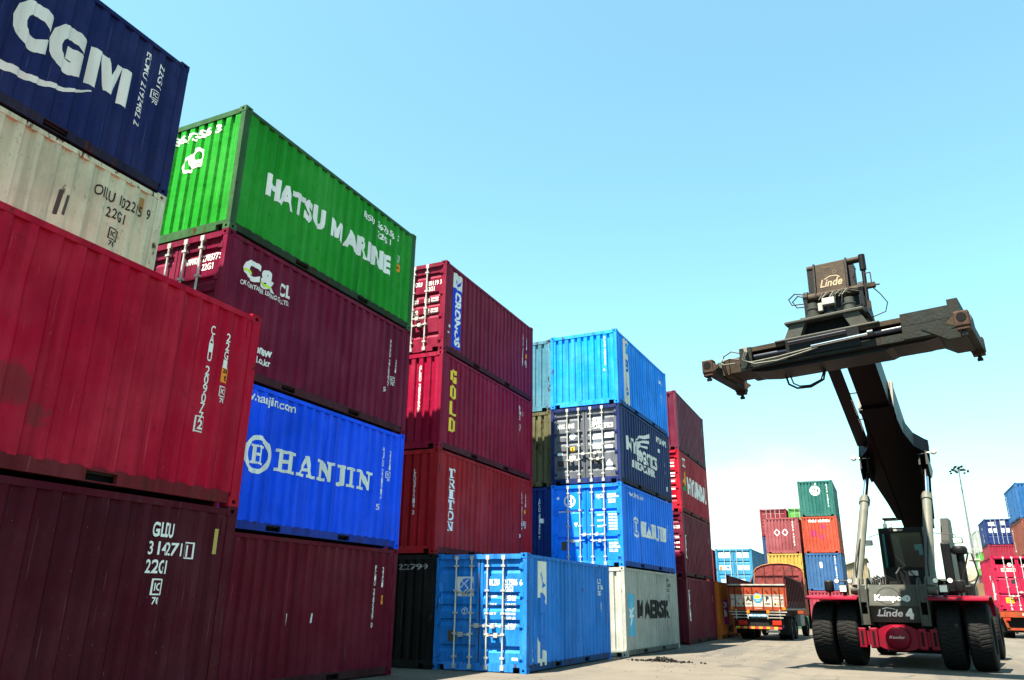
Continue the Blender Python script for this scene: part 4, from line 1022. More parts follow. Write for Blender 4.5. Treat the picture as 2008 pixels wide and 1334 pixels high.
m.box(-.56, .60, hp[1]+.02, hp[1]+.42, 8.42, hp[2]+.05)
m.build('hanger_frame', GREYD, rs)
# damping cylinder and valves on the right of the head
m = MB().tube((.80, hp[1]-.02, hp[2]+.55), (.80, hp[1]-.1, hp[2]-.55), .05, 10); m.tube((.80, hp[1]-.02, hp[2]+.92), (.80, hp[1]-.02, hp[2]+.5), .08, 10)
m.box(.84, 1.04, hp[1]-.2, hp[1]-.05, hp[2]-.05, hp[2]+.06, 1); m.tube((.96, hp[1]-.12, hp[2]+.05), (.96, hp[1]-.12, hp[2]+.36), .014, 6, 1); m.tube((.82, hp[1]-.12, hp[2]+.36), (.96, hp[1]-.12, hp[2]+.36), .014, 6, 1)
m.tube((1.02, hp[1]-.12, hp[2]), (1.14, hp[1]-.12, hp[2]), .02, 6, 1); m.box(.80, .88, hp[1]-.2, hp[1]-.1, 8.5, 8.75, 1)
m.build('damping_cylinder', [GREYD, BROWN], head)
# rotator with two slew motors
RY = -4.30
m = MB().lathe([(.55, 8.30), (.60, 8.32), (.60, 8.40), (.45, 8.42), (.45, 8.55), (.02, 8.56)], (0, RY, 0), (0, 0, 1), 32)
m.box(-.74, .84, RY-.45, RY+.45, 8.36, 8.44); m.prism([(RY-.5, 8.30), (RY+.5, 8.30), (RY+.3, 8.55), (RY-.1, 8.55)], 'x', .5, .86)
rot = m.build('rotator', GREYD, rs)
for x, y in ((-.42, RY-.34), (.44, RY-.30)):
    m = MB().lathe([(.17, 8.42), (.17, 8.50), (.14, 8.51), (.14, 8.62), (.155, 8.63), (.155, 8.66), (.12, 8.67), (.12, 8.80), (.05, 8.82)], (x, y, 0), (0, 0, 1), 18)
    m.build('slew_motor', GREY, rot, True)
m = MB().bbox(-.16, .14, RY-.52, RY-.32, 8.66, 8.84, .015); m.bbox(-.27, -.16, RY-.5, RY-.36, 8.52, 8.74, .015); m.build('valve_block', WPLATE, rot)
random.seed(3)
for i in range(9):
    x0 = -.3+i*.08; m = MB().path([(x0, RY-.30, 8.58), (x0+.06, RY-.42, 8.85+.04*(i % 3)), (x0+.16, RY-.30, 9.05), (x0+.26+.02*i, RY-.12, hp[2]-.15)], .016, 5, i % 2); m.build('hydraulic_hose', [HOSE, HOSEL], rot)
MB().path([(-.68, hp[1], 9.30), (-.95, hp[1], 9.38), (-1.12, hp[1], 9.25), (-1.05, hp[1], 9.08), (-.7, hp[1], 9.05)], .018, 6).build('hydraulic_hose', [HOSE, HOSEL], rot)
MB().path([(-.68, hp[1]+.1, 9.24), (-.9, hp[1]+.1, 9.34), (-1.05, hp[1]+.1, 9.2), (-.95, hp[1]+.1, 9.02), (-.7, hp[1]+.1, 9.0)], .018, 6).build('hydraulic_hose', [HOSE, HOSEL], rot)
MB().path([(.98, hp[1]-.1, 9.1), (1.12, hp[1]-.1, 8.9), (1.25, hp[1]-.1, 8.65), (1.18, hp[1]-.1, 8.42), (.85, hp[1]-.1, 8.33)], .014, 6).build('hydraulic_hose', [HOSE, HOSEL], rot)
MB().path([(.5, hp[1], 9.85), (.62, hp[1], 9.75), (.55, hp[1], 9.5), (.6, hp[1], 9.3)], .014, 6).build('hydraulic_hose', [HOSE, HOSEL], rot)

# spreader: built straight, then turned 3 degrees on the rotator
SM = Matrix.Translation((0.0, -4.34, 0)) @ Matrix.Rotation(R(-3.2), 4, 'Z') @ Matrix.Rotation(R(-.8), 4, 'Y')
def sb_(m, name, mat, par, smooth=False, label=None): return m.xf(SM).build(name, mat, par, smooth, label)
m = MB(); FY = -.62                          # front face of the main box
m.prism([(-.86, 8.34), (.86, 8.34), (.98, 8.28), (1.22, 7.92), (-1.22, 7.92), (-.98, 8.28)], 'y', -.52, .52)   # pedestal core
ped = m
pd = MB()
pd.prism([(-.80, 8.36), (.80, 8.36), (1.1, 7.90), (-1.1, 7.90)], 'y', -.40, .40, 1)
for sx in (-1, 1):
    pd.prism([(sx*.42, 8.34), (sx*.80, 8.34), (sx*1.02, 7.90), (sx*.62, 7.90)], 'y', -.60, .60)
pd.bbox(-.95, .95, -.66, .66, 8.28, 8.36, .02); pd.bbox(-1.25, 1.25, -.66, .66, 7.86, 7.92, .02)
m = MB()
# main box: top and bottom chords, web set back, so the front shows a long groove for the cylinders
m.box(-2.22, 2.95, FY, -FY, 7.32, 7.50); m.box(-1.95, 1.70, FY+.03, -FY-.03, 7.78, 7.90, 3)
m.box(-2.3, 1.70, -.30, .30, 7.50, 7.78, 1)
m.box(-.98, .78, FY-.04, -FY+.04, 7.40, 7.88, 2)
m.box(1.70, 2.80, FY-.015, -FY+.015, 7.34, 7.96); m.box(-2.20, -1.88, FY-.01, -FY+.01, 7.36, 7.90); m.box(-2.62, -2.20, -.45, .45, 7.34, 7.74, 3)
m.prism([(-2.0, 7.32), (2.45, 7.32), (2.1, 7.26), (1.4, 7.26), (1.25, 7.21), (-1.5, 7.21), (-1.9, 7.27)], 'y', -.46, .46, 2)
m.prism([(2.10, 7.50), (2.95, 7.52), (2.95, 7.16), (2.6, 7.16)], 'y', FY-.03, -FY+.03)
m.box(2.70, 2.92, -.66, .66, 7.40, 8.08); m.box(-2.75, -2.55, -.50, .50, 7.3, 7.72, 3)
for x in (.95, 1.05, 1.25): m.box(x, x+.02, FY-.004, FY+.05, 7.33, 7.50, 3)
m.box(1.71, 2.79, FY-.019, FY, 7.66, 7.675)
spread = sb_(m, 'spreader_beam', [SPR, DARK, GREYD, BROWN], rs)
sb_(pd, 'pedestal', [GREY, DARK], spread)
m = MB()
m.tube((-1.85, FY+.12, 7.64), (-.4, FY+.12, 7.64), .075, 12); m.tube((.4, FY+.12, 7.64), (1.68, FY+.12, 7.66), .075, 12)
m.tube((-.35, FY-.09, 7.58), (1.02, FY-.09, 7.62), .035, 10, 1); m.tube((-.9, FY-.09, 7.78), (.5, FY-.09, 7.80), .03, 10); m.lathe([(.09, -.06), (.09, .06)], (1.04, FY-.09, 7.62), (1, 0, 0), 12)
sb_(m, 'telescope_cylinder', [plain((.010, .011, .022), .25, .0, .3, 'dark_blue_cylinder', spec=.5), CHROME], spread, True)
m = MB()
m.path([(-2.05, FY-.05, 7.90), (-2.0, FY-.14, 7.75), (-2.1, FY-.12, 7.55), (-1.9, FY-.07, 7.46), (-1.2, FY-.06, 7.48), (-.3, FY-.06, 7.55)], .022, 6)
m.path([(-2.0, FY-.05, 7.92), (-1.95, FY-.16, 7.72), (-2.06, FY-.14, 7.52), (-1.8, FY-.09, 7.40), (-1.2, FY-.08, 7.38), (-.6, FY-.08, 7.46), (-.2, FY-.08, 7.52)], .022, 6)
m.path([(-2.7, FY+.1, 7.75), (-2.62, FY-.05, 7.62), (-2.45, FY-.08, 7.66), (-2.2, FY-.06, 7.60)], .02, 6); m.path([(-2.74, FY+.1, 7.62), (-2.6, FY-.08, 7.52), (-2.3, FY-.1, 7.5)], .02, 6)
m.path([(-2.85, -.3, 7.5), (-2.72, -.4, 7.85), (-2.5, -.4, 7.95), (-2.3, -.35, 7.88)], .02, 6)
sb_(m, 'hydraulic_hose', HOSEL, spread)
m = MB(); m.path([(-.35, .3, 7.22), (-.42, .3, 6.98), (-.75, .3, 6.84), (-1.1, .3, 6.86), (-1.3, .3, 7.0), (-1.35, .3, 7.22)], .028, 7); m.path([(-.40, .36, 7.22), (-.5, .36, 7.0), (-.78, .36, 6.90), (-1.05, .36, 6.92), (-1.2, .36, 7.02), (-1.25, .36, 7.22)], .02, 7)
sb_(m, 'hanging_hose', HOSE, spread)
for sx in (-1, 1):
    X = 2.98 if sx > 0 else -2.87
    m = MB().bbox(X-.13, X+.13, -1.0, 1.0, 7.24, 7.50, .02)
    m.prism([(-.35, 7.5), (.35, 7.5), (.2, 7.78), (-.2, 7.78)], 'x', *sorted((X-.12, X+.10)))
    for sy in (-1, 1): m.prism([(sy*1.0, 7.24), (sy*1.0, 7.50), (sy*.55, 7.62), (sy*.5, 7.5)], 'x', X-.05, X+.05)
    sb_(m, 'end_beam', [SPR], spread)
    for sy in (-1, 1):
        m = MB(); y0, y1 = sorted((sy*.98, sy*1.22))
        m.bbox(X-.15, X+.15, y0, y1, 7.22, 7.58, .03)
        m.lathe([(.10, 0), (.10, .006)], (X, sy*1.222, 7.43), (0, sy, 0), 18, 1)  # flat near-black disc painted in place of a shaded hole
        m.bbox(X-.13, X+.13, y0+.02, y1-.02, 7.15, 7.23, .015)
        m.tube((X, sy*1.13, 7.18), (X, sy*1.13, 7.07), .045, 10, 2); m.box(X-.06, X+.06, sy*1.13-.035, sy*1.13+.035, 7.03, 7.09, 2)
        m.prism([(X-sx*.15, 7.50), (X-sx*.32, 7.36), (X-sx*.15, 7.26)], 'y', y0+.03, y0+.07, 3)
        sb_(m, 'twistlock', [CAST, DARK, GREYD, BROWN], spread)
m = MB()
for x in (-2.6, 2.35): m.path([(x, .9, 7.24), (x-.05, .95, 7.05), (x+.05, 1.0, 7.0), (x+.12, .95, 7.1)], .02, 6)

# cab
CX0, CX1, CY0, CY1, CZ0, CZ1 = -.60, .58, 1.45, 3.05, 2.02, 3.66
cabm = MB()
for x in (CX0, CX1-.07):
    cabm.prism([(CY0, CZ0), (CY0+.08, CZ0), (CY0+.10, CZ1), (CY0-.04, CZ1)], 'x', x, x+.07); cabm.box(x, x+.07, CY1-.09, CY1, CZ0, CZ1)
cabm.box(CX0, CX1, CY0-.03, CY1, CZ1-.05, CZ1+.05)
cabm.box(CX0+.07, CX1-.07, CY0, CY0+.05, CZ0, 2.56); cabm.box(CX0+.07, CX1-.07, CY1-.06, CY1, CZ0, 3.02); cabm.box(CX0+.07, .1, CY1-.06, CY1, 3.02, 3.5); cabm.box(.42, CX1-.07, CY1-.06, CY1, 3.02, 3.5); cabm.box(CX0+.07, CX1-.07, CY1-.06, CY1, 3.34, 3.61); cabm.box(CX0+.07, CX0+.09, CY0+.5, CY1-.1, 2.6, 3.6)
for x in (CX0, CX1-.04): cabm.box(x, x+.04, CY0+.08, CY1-.09, CZ0, 2.6)
cabm.box(CX0, CX1, CY0+.1, CY1-.1, CZ0-.1, CZ0)
cabm.box(CX0+.07, CX1-.07, CY0-.02, CY0+.05, 2.56, 2.60); cabm.box(CX0+.07, CX1-.07, CY0-.01, CY0+.07, 3.56, 3.61)
cab = cabm.build('cab', GREYD, rs)
MB().add([(CX0+.07, CY0+.03, 2.6), (CX1-.07, CY0+.03, 2.6), (CX1-.07, CY0-.0, 3.56), (CX0+.07, CY0-.0, 3.56)], [(0, 1, 2, 3)]).build('windscreen', GLASS, cab)
for x in (CX0+.02, CX1-.02): MB().add([(x, CY0+.1, 2.6), (x, CY1-.09, 2.6), (x, CY1-.09, 3.6), (x, CY0+.1, 3.6)], [(0, 1, 2, 3)]).build('side_window', GLASS, cab)
MB().add([(CX0+.07, CY1-.03, 2.7), (CX1-.07, CY1-.03, 2.7), (CX1-.07, CY1-.03, 3.6), (CX0+.07, CY1-.03, 3.6)], [(0, 1, 2, 3)]).build('rear_window', GLASS, cab)
m = MB().bbox(-.25, .25, 2.2, 2.65, 2.2, 2.5, .05); m.bbox(-.25, .25, 2.6, 2.75, 2.45, 3.15, .05); m.bbox(-.13, .13, 2.62, 2.72, 3.2, 3.4, .04); m.build('seat', GREYD, cab)
m = MB(); m.path([(.18*math.cos(a), 1.85+.10*math.sin(a), 2.78+.15*math.sin(a)) for a in [i*.3927 for i in range(17)]], .016, 6); m.tube((0, 1.85, 2.78), (0, 1.65, 2.3), .03, 8); m.build('steering_wheel', HOSE, cab)
m = MB(); m.tube((.25, CY0-.02, 2.3), (-.28, CY0-.05, 3.0), .014, 6); m.tube((.30, CY0-.03, 2.25), (-.24, CY0-.06, 2.92), .010, 6); m.build('wiper', HOSE, cab)
mats = [WPLATE]; MB().box(-.18, .06, CY0-.045, CY0-.01, 3.615, 3.67).build('roof_sign', WPLATE, cab)
m = MB(); m.bbox(.05, .30, CY0-.015, CY0+.0, 2.36, 2.50, .005); m.build('number_plate', WPLATE, cab)
for x in (-.42, -.28): MB().bbox(x-.05, x+.05, 1.55, 1.68, 3.72, 3.86, .02).build('roof_lamp', LENS, cab)
MB().box(-.52, -.15, 1.9, 2.4, 4.0, 4.05).path([(-.5, 2.1, 3.7), (-.48, 2.1, 4.02)], .02, 6).build('beacon_bracket', GREYD, cab)
# mirrors on long arms
for x0, x1 in ((-.60, -.92), (.60, 1.42)):
    sx = -1 if x1 < 0 else 1
    m = MB().path([(x0, 1.5, 3.56), (x1-sx*.06, 1.45, 3.47), (x1-sx*.03, 1.45, 3.40)], .012, 6)
    m.bbox(x1-.13, x1+.13, 1.40, 1.47, 3.22, 3.38, .03); m.box(x1-.105, x1+.105, 1.395, 1.40, 3.24, 3.36, 1); m.build('mirror', [HOSE, LENS], cab)
# tank, air intake, guards
MB().bbox(.98, 1.22, 1.3, 3.0, 1.9, 3.25, .04).prism([(1.5, 3.25), (3.0, 3.25), (3.0, 4.0), (2.2, 4.0)], 'x', 1.0, 1.2).build('hydraulic_tank', GREYD, rs)
MB().lathe([(.10, 2.1), (.10, 2.92), (.185, 2.94), (.20, 3.0), (.20, 3.08), (.16, 3.14), (.05, 3.16)], (1.42, 1.5, 0), (0, 0, 1), 20).build('air_intake', GREYD, rs, True)
m = MB().path([(1.30, 1.0, 1.75), (1.42, 1.0, 2.2), (1.66, 1.0, 2.95), (1.74, 1.0, 2.9), (1.82, 1.0, 2.35), (1.66, 1.0, 2.05), (1.60, 1.0, 1.78)], .022, 8); m.build('handrail', HOSE, rs)
m = MB()
for i in range(6):
    m.path([(-.5+.06*i, -.2, 2.08), (-.55+.07*i, -.1, 2.25+.03*(i % 3)), (-.5+.1*i, .2, 2.2), (-.35+.08*i, .7, 2.1)], .022, 6)
m.lathe([(.09, 0), (.09, .12), (.05, .14)], (-.5, .0, 2.07), (0, 0, 1), 12); m.lathe([(.07, 0), (.07, .18), (.04, .2)], (-.3, .1, 2.07), (0, 0, 1), 12); m.box(-.2, .15, .0, .3, 2.07, 2.18)
m.path([(.16, -.3, 2.07), (.12, -.35, 2.35), (.2, -.2, 2.5), (.3, -.1, 2.35), (.28, -.2, 2.07)], .03, 8)
m.build('valve_bank', [HOSE], rs)
# fenders with lamps and round mirrors
for sx in (-1, 1):
    pts = [(-.96, 1.675), (-.88, 1.71), (-.6, 1.75), (.4, 1.78), (.9, 1.6), (1.0, 1.3)]
    up = [(y, z+.03) for y, z in reversed(pts)]
    fe = MB().prism(pts+up, 'x', *sorted((sx*.84, sx*2.2)))
    f_ = fe.build('fender', REDM, rs)
    MB().box(*sorted((sx*.86, sx*1.9)), .95, 3.4, 1.25, 1.80).build('side_deck', REDM, rs)
    xl = sx*1.22
    m = MB().bbox(xl-.11, xl+.11, -.62, -.5, 1.86, 2.07, .03); m.box(xl-.085, xl+.085, -.628, -.62, 1.885, 2.045, 1); m.tube((xl, -.55, 1.76), (xl, -.55, 1.9), .03, 8)
    m.build('headlamp', [HOSE, LENS], f_)
    m = MB()
    for d in (-.17, .17): m.lathe([(.075, 0), (.07, .1), (.03, .12)], (xl+d, -.5, 2.17), (0, 1, 0), 14); m.lathe([(.06, -.002), (.06, -.006)], (xl+d, -.5, 2.17), (0, 1, 0), 14, 1)
    m.tube((xl-.17, -.46, 2.17), (xl+.17, -.46, 2.17), .02, 6); m.tube((xl+.03, -.46, 1.76), (xl+.03, -.46, 2.17), .02, 6)
    m.build('work_lamp', [HOSE, LENS], f_)
    xm = sx*1.60
    m = MB().lathe([(.02, -.06), (.10, -.05), (.125, 0), (.125, .22), (.10, .25), (.02, .26)], (xm, -.5, 1.93), (0, 0, 1), 18); m.tube((xm, -.5, 1.77), (xm, -.5, 1.9), .025, 6)
    m.build('mirror', HOSE, f_, True)

for o in list(rs.children):
    if o.name.split('.')[0] in ('drive_axle', 'front_plate', 'side_plate', 'cylinder_pin', 'fender', 'side_deck', 'valve_bank') or (o.name.startswith('wheel') and abs(o.location.y) < 1):
        o.location.x -= .13

# ------------------------------------------------------------------ lorry
TX = thing('lorry', (-5.66, 39.0, 0), R(-2.0), 'loaded orange and white tipper lorry seen from behind, parked beside the orange container', 'lorry')
T_RED = plain((.22, .034, .028), .6, 0, .5, 'lorry_red_paint', 3, .1, (.05, .025, .018)); T_MAR = plain((.06, .010, .012), .6, 0, .4, 'lorry_maroon_paint', 3)
T_ORA = plain((.26, .040, .014), .6, 0, .4, 'lorry_orange_paint', 5, 0, (.12, .05, .02)); T_WHI = plain((.40, .38, .34), .6, 0, .35, 'lorry_white_paint', 4, 0, (.14, .11, .08))
T_GRY = plain((.16, .17, .17), .6, 0, .35, 'lorry_grey_paint', 4); T_BLK = plain((.012, .012, .013), .7, 0, .4, 'lorry_black_chassis', 5)
T_YEL = plain((.40, .26, .02), .6, 0, .3, 'lorry_yellow_paint'); T_LAMP = plain((.35, .02, .01), .25, 0, .2, 'tail_lamp_glass'); T_AMB = plain((.5, .16, .01), .25, 0, .2, 'amber_lamp_glass')
m = MB()
for sx in (-1, 1): m.box(*sorted((sx*.38, sx*.50)), .05, 8.6, .78, 1.05)
for y in (.1, 2, 4, 6): m.box(-.5, .5, y, y+.1, .8, 1.0)
m.box(-.9, .9, .3, 6.3, 1.05, 1.30); m.box(-.2, .2, 1.2, 5, .5, .75)
m.build('chassis', T_BLK, TX)
# tailgate: three painted rows divided by ribs
m = MB()
m.box(-1.30, 1.30, .02, .09, 1.32, 2.40, 0)
m.box(-1.22, 1.22, .005, .03, 1.99, 2.32, 1); m.box(-1.22, 1.22, .005, .03, 1.46, 1.955, 2); m.box(-1.28, 1.28, .0, .03, 2.32, 2.40, 5); m.box(-1.30, 1.30, -.03, .03, 2.40, 2.46, 3)
m.box(-1.28, 1.28, -.01, .03, 1.955, 1.99, 2)
for x in (-1.26, -.98, -.58, -.20, .28, .68, 1.02, 1.26): m.box(x-.018, x+.018, -.030, .012, 1.34, 2.36, 5)
for x in (-.78, -.39, .04, .48, .85): m.tube((x-.06, -.02, 2.2), (x+.06, -.03, 2.06), .012, 6, 5)
for x in (-1.26, 1.26): m.box(x-.07, x+.07, -.02, .02, 1.46, 2.3, 4)
m.box(-1.28, 1.28, -.02, .04, 1.30, 1.46, 4)
mk = Marks(); NB = (.02, .02, .02); SKY_ = (.03, .22, .45)
mk.text('AI', -.50, 1.72, .18, NB, bold=.06); mk.text('P', .40, 1.72, .18, NB, bold=.06); mk.text('CLEAN', -.52, 1.56, .07, NB, w=.26); mk.text('INDIA', .36, 1.56, .07, NB, w=.24)
mk.poly(disc(.04, 1.85, .21, 24), SKY_, 3); mk.poly(disc(.04, 1.87, .15, 20), (.60, .38, .03), 4); mk.poly(band([(-.1, 1.8), (.04, 1.78), (.18, 1.8)], .05), SKY_, 5)
for x in (-.86, .78):
    mk.text('horn ok', x, 1.78, .07, (.55, .10, .15), w=.26)
    for i, c in enumerate(((.5, .02, .03), (.55, .35, .02), NB)): mk.poly(disc(x+.02+i*.11, 1.58, .042, 12), c if x < 0 else (NB, (.55, .35, .02), (.5, .02, .03))[i], 1)
mk.text('please', -.10, 1.37, .06, (.6, .3, .25), w=.30); mk.text('om', -1.20, 1.75, .1, NB, w=.14); mk.text('om', 1.06, 1.75, .1, NB, w=.14)
mats = [T_RED, T_ORA, T_WHI, T_WHI, T_ORA, T_MAR]
decal(m, mk, [], 'a', lambda a, z, o: (a, .004-o if z > 1.46 else -.021-o, z), mats, 1)
m.build('tailgate', mats, TX)
for sx in (-1, 1):                                                  # body sides with stakes
    m = MB(); x0, x1 = sorted((sx*1.24, sx*1.30))
    m.prism([(.0, 1.70), (.0, 2.80), (5.4, 2.62), (6.3, 3.0), (6.3, 1.70)], 'x', x0, x1); m.box(x0, x1, .0, 6.3, 1.32, 1.66, 1); m.box(*sorted((sx*1.23, sx*1.31)), .0, 6.3, 1.66, 1.71, 2)
    for i in range(13): y = .05+i*.5; m.box(*sorted((sx*1.30, sx*1.345)), y, y+.10, 1.40, 2.80-.034*y, 0)
    m.prism([(.0, 2.80), (.0, 2.85), (5.4, 2.68), (5.4, 2.62)], 'x', *sorted((sx*1.21, sx*1.35)), 0)
    m.build('side_board', [T_MAR, T_GRY, T_ORA], TX)
m = MB().box(-1.24, 1.24, .1, 6.3, 1.30, 1.36)
m.build('load_floor', T_MAR, TX)
m = MB()
dome = [(px*1.12+.10, pz) for px, pz in [(-1.12, 2.6), (-1.12, 3.30), (-1.0, 3.45), (-.75, 3.58), (-.35, 3.67), (.1, 3.69), (.5, 3.65), (.85, 3.54), (1.06, 3.40), (1.14, 3.2), (1.14, 2.6)]]
m.prism(dome, 'y', 6.30, 6.42)
for i in range(len(dome)-1):
    a, b_ = dome[i], dome[i+1]; m.tube((a[0], 6.28, a[1]), (b_[0], 6.28, b_[1]), .02, 6, 1)
for x in (-.62, -.16, .40, .82): m.box(x-.015, x+.015, 6.27, 6.31, 2.4, 3.5, 2)
m.box(-1.12, 1.12, 6.27, 6.31, 3.02, 3.06, 2)
m.build('bulkhead', [plain((.20, .040, .040), .8, 0, .6, 'faded_red_boards', 5, .2, (.06, .03, .025)), plain((.34, .14, .05), .6, 0, .4, 'worn_rim_paint'), T_MAR], TX)
m = MB().bbox(-1.2, 1.2, 6.5, 8.6, 1.0, 3.0, .12); m.build('cab', T_ORA, TX)
m = MB()
for z, e in ((1.22, 1.30), (1.10, 1.22), (.97, 1.12)):
    m.box(-e, -.42, -.09, -.05, z, z+.035); m.box(.42, e, -.09, -.05, z, z+.035)
m.box(-.46, -.42, -.09, -.04, .93, 1.28); m.box(.42, .46, -.09, -.04, .93, 1.28); m.box(-1.0, -.96, -.05, .1, .9, 1.35); m.box(.96, 1.0, -.05, .1, .9, 1.35)
m.build('guard_rail', T_WHI, TX)
m = MB().box(-.42, .42, -.075, -.05, 1.02, 1.14); mk = Marks(); mk.text('MH 04 CU 9098', -.38, 1.045, .075, WHITE, w=.76, bold=.02)
mats = [plain((.02, .16, .30), .5, 0, .2, 'blue_number_board')]; decal(m, mk, [], 'a', lambda a, z, o: (a, -.075-o, z), mats, 1); m.build('number_board', mats, TX)
for x in (-.42, .46): MB().bbox(x-.06, x+.06, -.10, -.04, 1.16, 1.30, .01).build('marker_lamp', T_AMB, TX)
for x in (-.72, .82): MB().bbox(x-.20, x+.20, -.08, .0, .66, .86, .02).build('tail_lamp', T_LAMP, TX)
for x in (-1.16, 1.18): MB().bbox(x-.07, x+.07, -.05, .02, 1.32, 1.44, .01).build('reflector', T_AMB, TX)
m = MB()
for i in range(12): m.box(-1.02+i*.17, -1.02+(i+1)*.17-.004, -.10, -.02, .50, .60, i % 2)
m.build('bumper_bar', [T_YEL, plain((.32, .03, .05), .6, 0, .3, 'lorry_red_stripe')], TX)
m = MB().box(-1.1, 1.1, .02, .05, .55, 1.3); m.box(.3, .9, -.02, .0, .34, .44, 1); m.build('rear_apron', [T_BLK, WPLATE], TX)
for sx in (-1, 1):
    MB().box(*sorted((sx*.75, sx*1.22)), .95, 1.0, .25, 1.0).build('mudflap', T_BLK, TX)
    for y in (2.0, 3.25, 7.5):
        wheel(TX, sx*1.05, y, .50, .50, .30, T_GRY, sx)
        if y < 5: wheel(TX, sx*.72, y, .50, .50, .30, T_GRY, sx)
m = MB().bbox(1.0, 1.28, 4.4, 5.8, .55, 1.1, .05); m.build('fuel_tank', T_GRY, TX)

# ------------------------------------------------------------------ container trailer at right
TR = thing('trailer', (6.49, 51.5, 0), 0, 'orange flatbed trailer carrying the big crimson container at the right edge', 'trailer')
m = MB()
for sx in (-1, 1): m.box(*sorted((sx*.45, sx*.58)), .05, 12.2, 1.05, 1.36)
for y in (.1, 2, 4, 6, 8, 10, 12): m.box(-1.2, 1.2, y, y+.14, 1.20, 1.385)
for sx in (-1, 1): m.box(*sorted((sx*1.12, sx*1.22)), .05, 12.2, 1.24, 1.38)
m.box(-1.22, 1.22, -.02, .08, 1.08, 1.37)
for sx in (-1, 1): m.prism([(sx*1.15, 1.1), (sx*1.0, 1.1), (sx*.86, .45), (sx*.98, .45)], 'y', .0, .06)
m.box(-1.0, 1.0, .0, .07, .42, .54)
mk = Marks(); mk.text('GJ 12 X 4012', -.2, 1.18, .10, WHITE, w=.8, bold=.03)
mats = [T_ORA]; decal(m, mk, [], 'a', lambda a, z, o: (a, -.022-o, z), mats, 1)
m.build('trailer_frame', mats, TR)
m = MB().box(-.1, .35, -.03, -.005, .62, .74); m.build('number_plate', WPLATE, TR)
for x in (-.9, .9): MB().bbox(x-.12, x+.12, -.05, .0, .90, 1.04, .02).build('tail_lamp', T_LAMP, TR)
MB().box(-1.15, 1.15, .6, .64, .3, 1.1).build('mudflap', T_BLK, TR)
for sx in (-1, 1):
    for y in (1.5, 2.8): wheel(TR, sx*1.02, y, .50, .50, .30, T_GRY, sx); wheel(TR, sx*.70, y, .50, .50, .30, T_GRY, sx)
    MB().box(*sorted((sx*.5, sx*.62)), 10, 10.15, .0, 1.2).build('landing_leg', T_BLK, TR)
fm = Marks(); RD = (.45, .02, .04)
fm.rect(.42, 1.10, 2.06, 2.24, (.66, .5, .45)); fm.text('TEXTAINER', .45, 2.10, .10, RD, w=.62, bold=.02, layer=2); fm.poly(disc(.86, 2.42, .10, 16), (.66, .6, .58)); fm.rect(1.5, 2.1, 2.3, 2.42, WHITE)
fm.rect(.40, .78, .42, .70, (.68, .42, .02)); fm.text('CAUTION', .43, .58, .06, BLK, w=.32, layer=2); fm.text('HIGH BOX', .43, .47, .06, BLK, w=.32, layer=2); fm.rect(.80, 1.06, 1.42, 1.66, (.02, .02, .025))
m = Marks(); m.text('Tex', 4.1, .95, .9, (.66, .60, .58), w=1.4, bold=.05); m.text('tainer', 3.9, .6, .5, (.66, .6, .58), w=1.7, bold=.04)
container('tall crimson container loaded on the orange trailer, doors towards the camera', (.60, .012, .075), (6.49, 51.5+L/2, 1.39), 0, front=fm, doors=True, side2=m, h=2.896, detail=2, wear=.3, streak=.3, dust=.1, doorz=DOORZ3)

# ------------------------------------------------------------------ mast, shed, water tank, grit
HM = thing('floodlight_mast', (17.0, 195, 0), 0, 'tall thin floodlight mast rising behind the containers at right', 'mast')
MB().tube((0, 0, 0), (0, 0, 30.3), .34, 12, 0, .12).build('pole', plain((.16, .17, .17), .5, .3, .3, 'galvanised_mast'), HM, True)
m = MB(); m.path([(1.3*math.cos(a), 1.3*math.sin(a), 30.3) for a in [i*.3927 for i in range(17)]], .06, 6)
for i in range(4): a = i*math.pi/2; m.tube((0, 0, 30.2), (1.3*math.cos(a), 1.3*math.sin(a), 30.3), .05, 6)
m.tube((0, 0, 30), (0, 0, 31.4), .05, 6); m.build('head_frame', GREYD, HM)
for i in range(22):
    a = i*math.pi/11; rr = (1.75, 1.25, .8)[i % 3]; x, y = rr*math.cos(a), rr*math.sin(a); zz = 29.9+.5*(i % 3)-.25*(i % 2)
    MB().bbox(x-.22, x+.22, y-.16, y+.16, zz, zz+.36, .05).build('floodlight', GREYD, HM)
SH = thing('shed', (-5.0, 150, 0), 0, 'tan ribbed metal shed with a sloping roof far behind the reach stacker', 'shed')
TAN_ = plain((.26, .21, .14), .8, 0, .4, 'tan_ribbed_sheet', .6, 0, (.16, .12, .08))
vs = []; fs = []; n = 44
for i in range(n+1):
    x = -1.9+3.9*i/n; y = 0 if i % 4 < 2 else .10; top = 8.15+1.2*(i/n)
    vs += [(x, y, 0), (x, y, top)]
fs = [(2*i, 2*i+2, 2*i+3, 2*i+1) for i in range(n)]
m = MB().add(vs, fs); m.box(-1.9, 2.0, .12, 14, 0, 8.1); m.build('wall', TAN_, SH)
MB().prism([(-2.1, 8.16), (2.1, 9.45), (2.1, 9.6), (-2.1, 8.3)], 'y', -.3, 14.2).build('roof', plain((.14, .12, .09), .7, 0, .4, 'weathered_roof_sheet', 1), SH)
MB().box(-.6, .8, -.05, .02, 3.2, 4.6).build('window', DARK, SH)
WT = thing('water_tank', (6.55, 85, 0), 0, 'cream round tank with railings on a brown base right of the cab', 'tank')
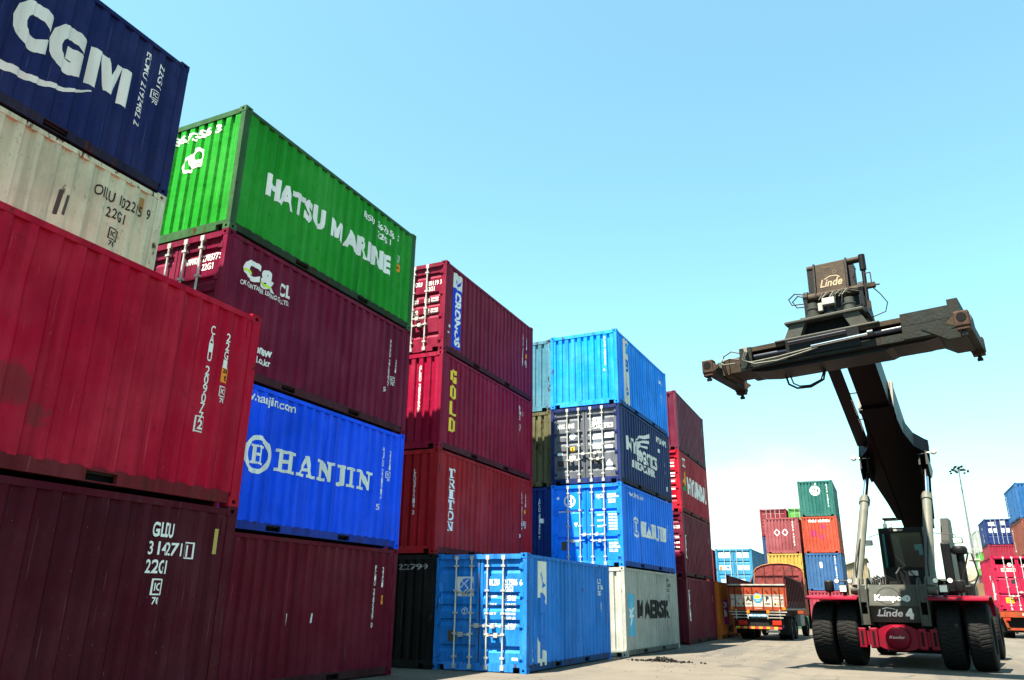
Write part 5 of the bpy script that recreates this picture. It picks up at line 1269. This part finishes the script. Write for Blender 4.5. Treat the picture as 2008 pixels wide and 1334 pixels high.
MB().box(-1.4, 1.4, -.9, 2.2, 0, 3.7).build('base', plain((.16, .10, .06), .8, 0, .4, 'brown_block_wall', 1), WT)
MB().lathe([(.3, -1.0), (.85, -.9), (1.0, -.7), (1.0, 2.0), (.3, 2.2)], (0, 0, 4.72), (0, 1, 0), 28).build('vessel', plain((.42, .38, .29), .5, 0, .3, 'cream_tank_paint', 1), WT, True)
m = MB().box(-1.3, 1.3, -.6, 2, 5.72, 5.84)
for i in range(9): x = -1.25+i*.3125; m.tube((x, -.55, 5.84), (x, -.55, 6.7), .03, 6)
m.tube((-1.3, -.55, 6.7), (1.3, -.55, 6.7), .03, 6); m.build('railing', T_WHI, WT)

def chunks(name, label, n, fn, mat):
    mb = MB()
    for i in range(n):
        x, y, z, s = fn()
        vs = []
        for k in range(8):
            vs.append((x+s*((k & 1)-.5)*random.uniform(.6, 1.3), y+s*((k >> 1 & 1)-.5)*random.uniform(.6, 1.3), z+s*(k >> 2)*random.uniform(.4, .9)))
        mb.add(vs, [(0, 1, 3, 2), (4, 6, 7, 5), (0, 4, 5, 1), (2, 3, 7, 6), (0, 2, 6, 4), (1, 5, 7, 3)])
    o = mb.build(name, mat); o['kind'] = 'stuff'; o['label'] = label; o['category'] = 'debris'
    return o
random.seed(11)
def heap():
    t = random.gauss(0, .45); u = random.gauss(0, .13)
    h = max(0, .12*math.exp(-(t/.4)**2)-abs(u)*.3)
    return (-5.92+t+u*.3, 22.56-.14*t+u, random.uniform(0, h) if h > .01 else 0, random.uniform(.015, .055))
chunks('rubble', 'low strip of black rubble swept up on the ground before the light grey container', 260, heap, plain((.012, .011, .010), .9, 0, .5, 'black_rubble', 9))
def grit():
    d = random.uniform(0, 1)**.6*30
    return (random.uniform(-7.2, -3.5)+random.uniform(0, 1)*d*.18, 16.2+d, 0, random.choice((.008, .012, .016, .024)))
chunks('grit', 'loose grit and stone chips scattered along the foot of the row', 420, grit, plain((.10, .085, .065), .9, 0, .5, 'grey_grit', 9))
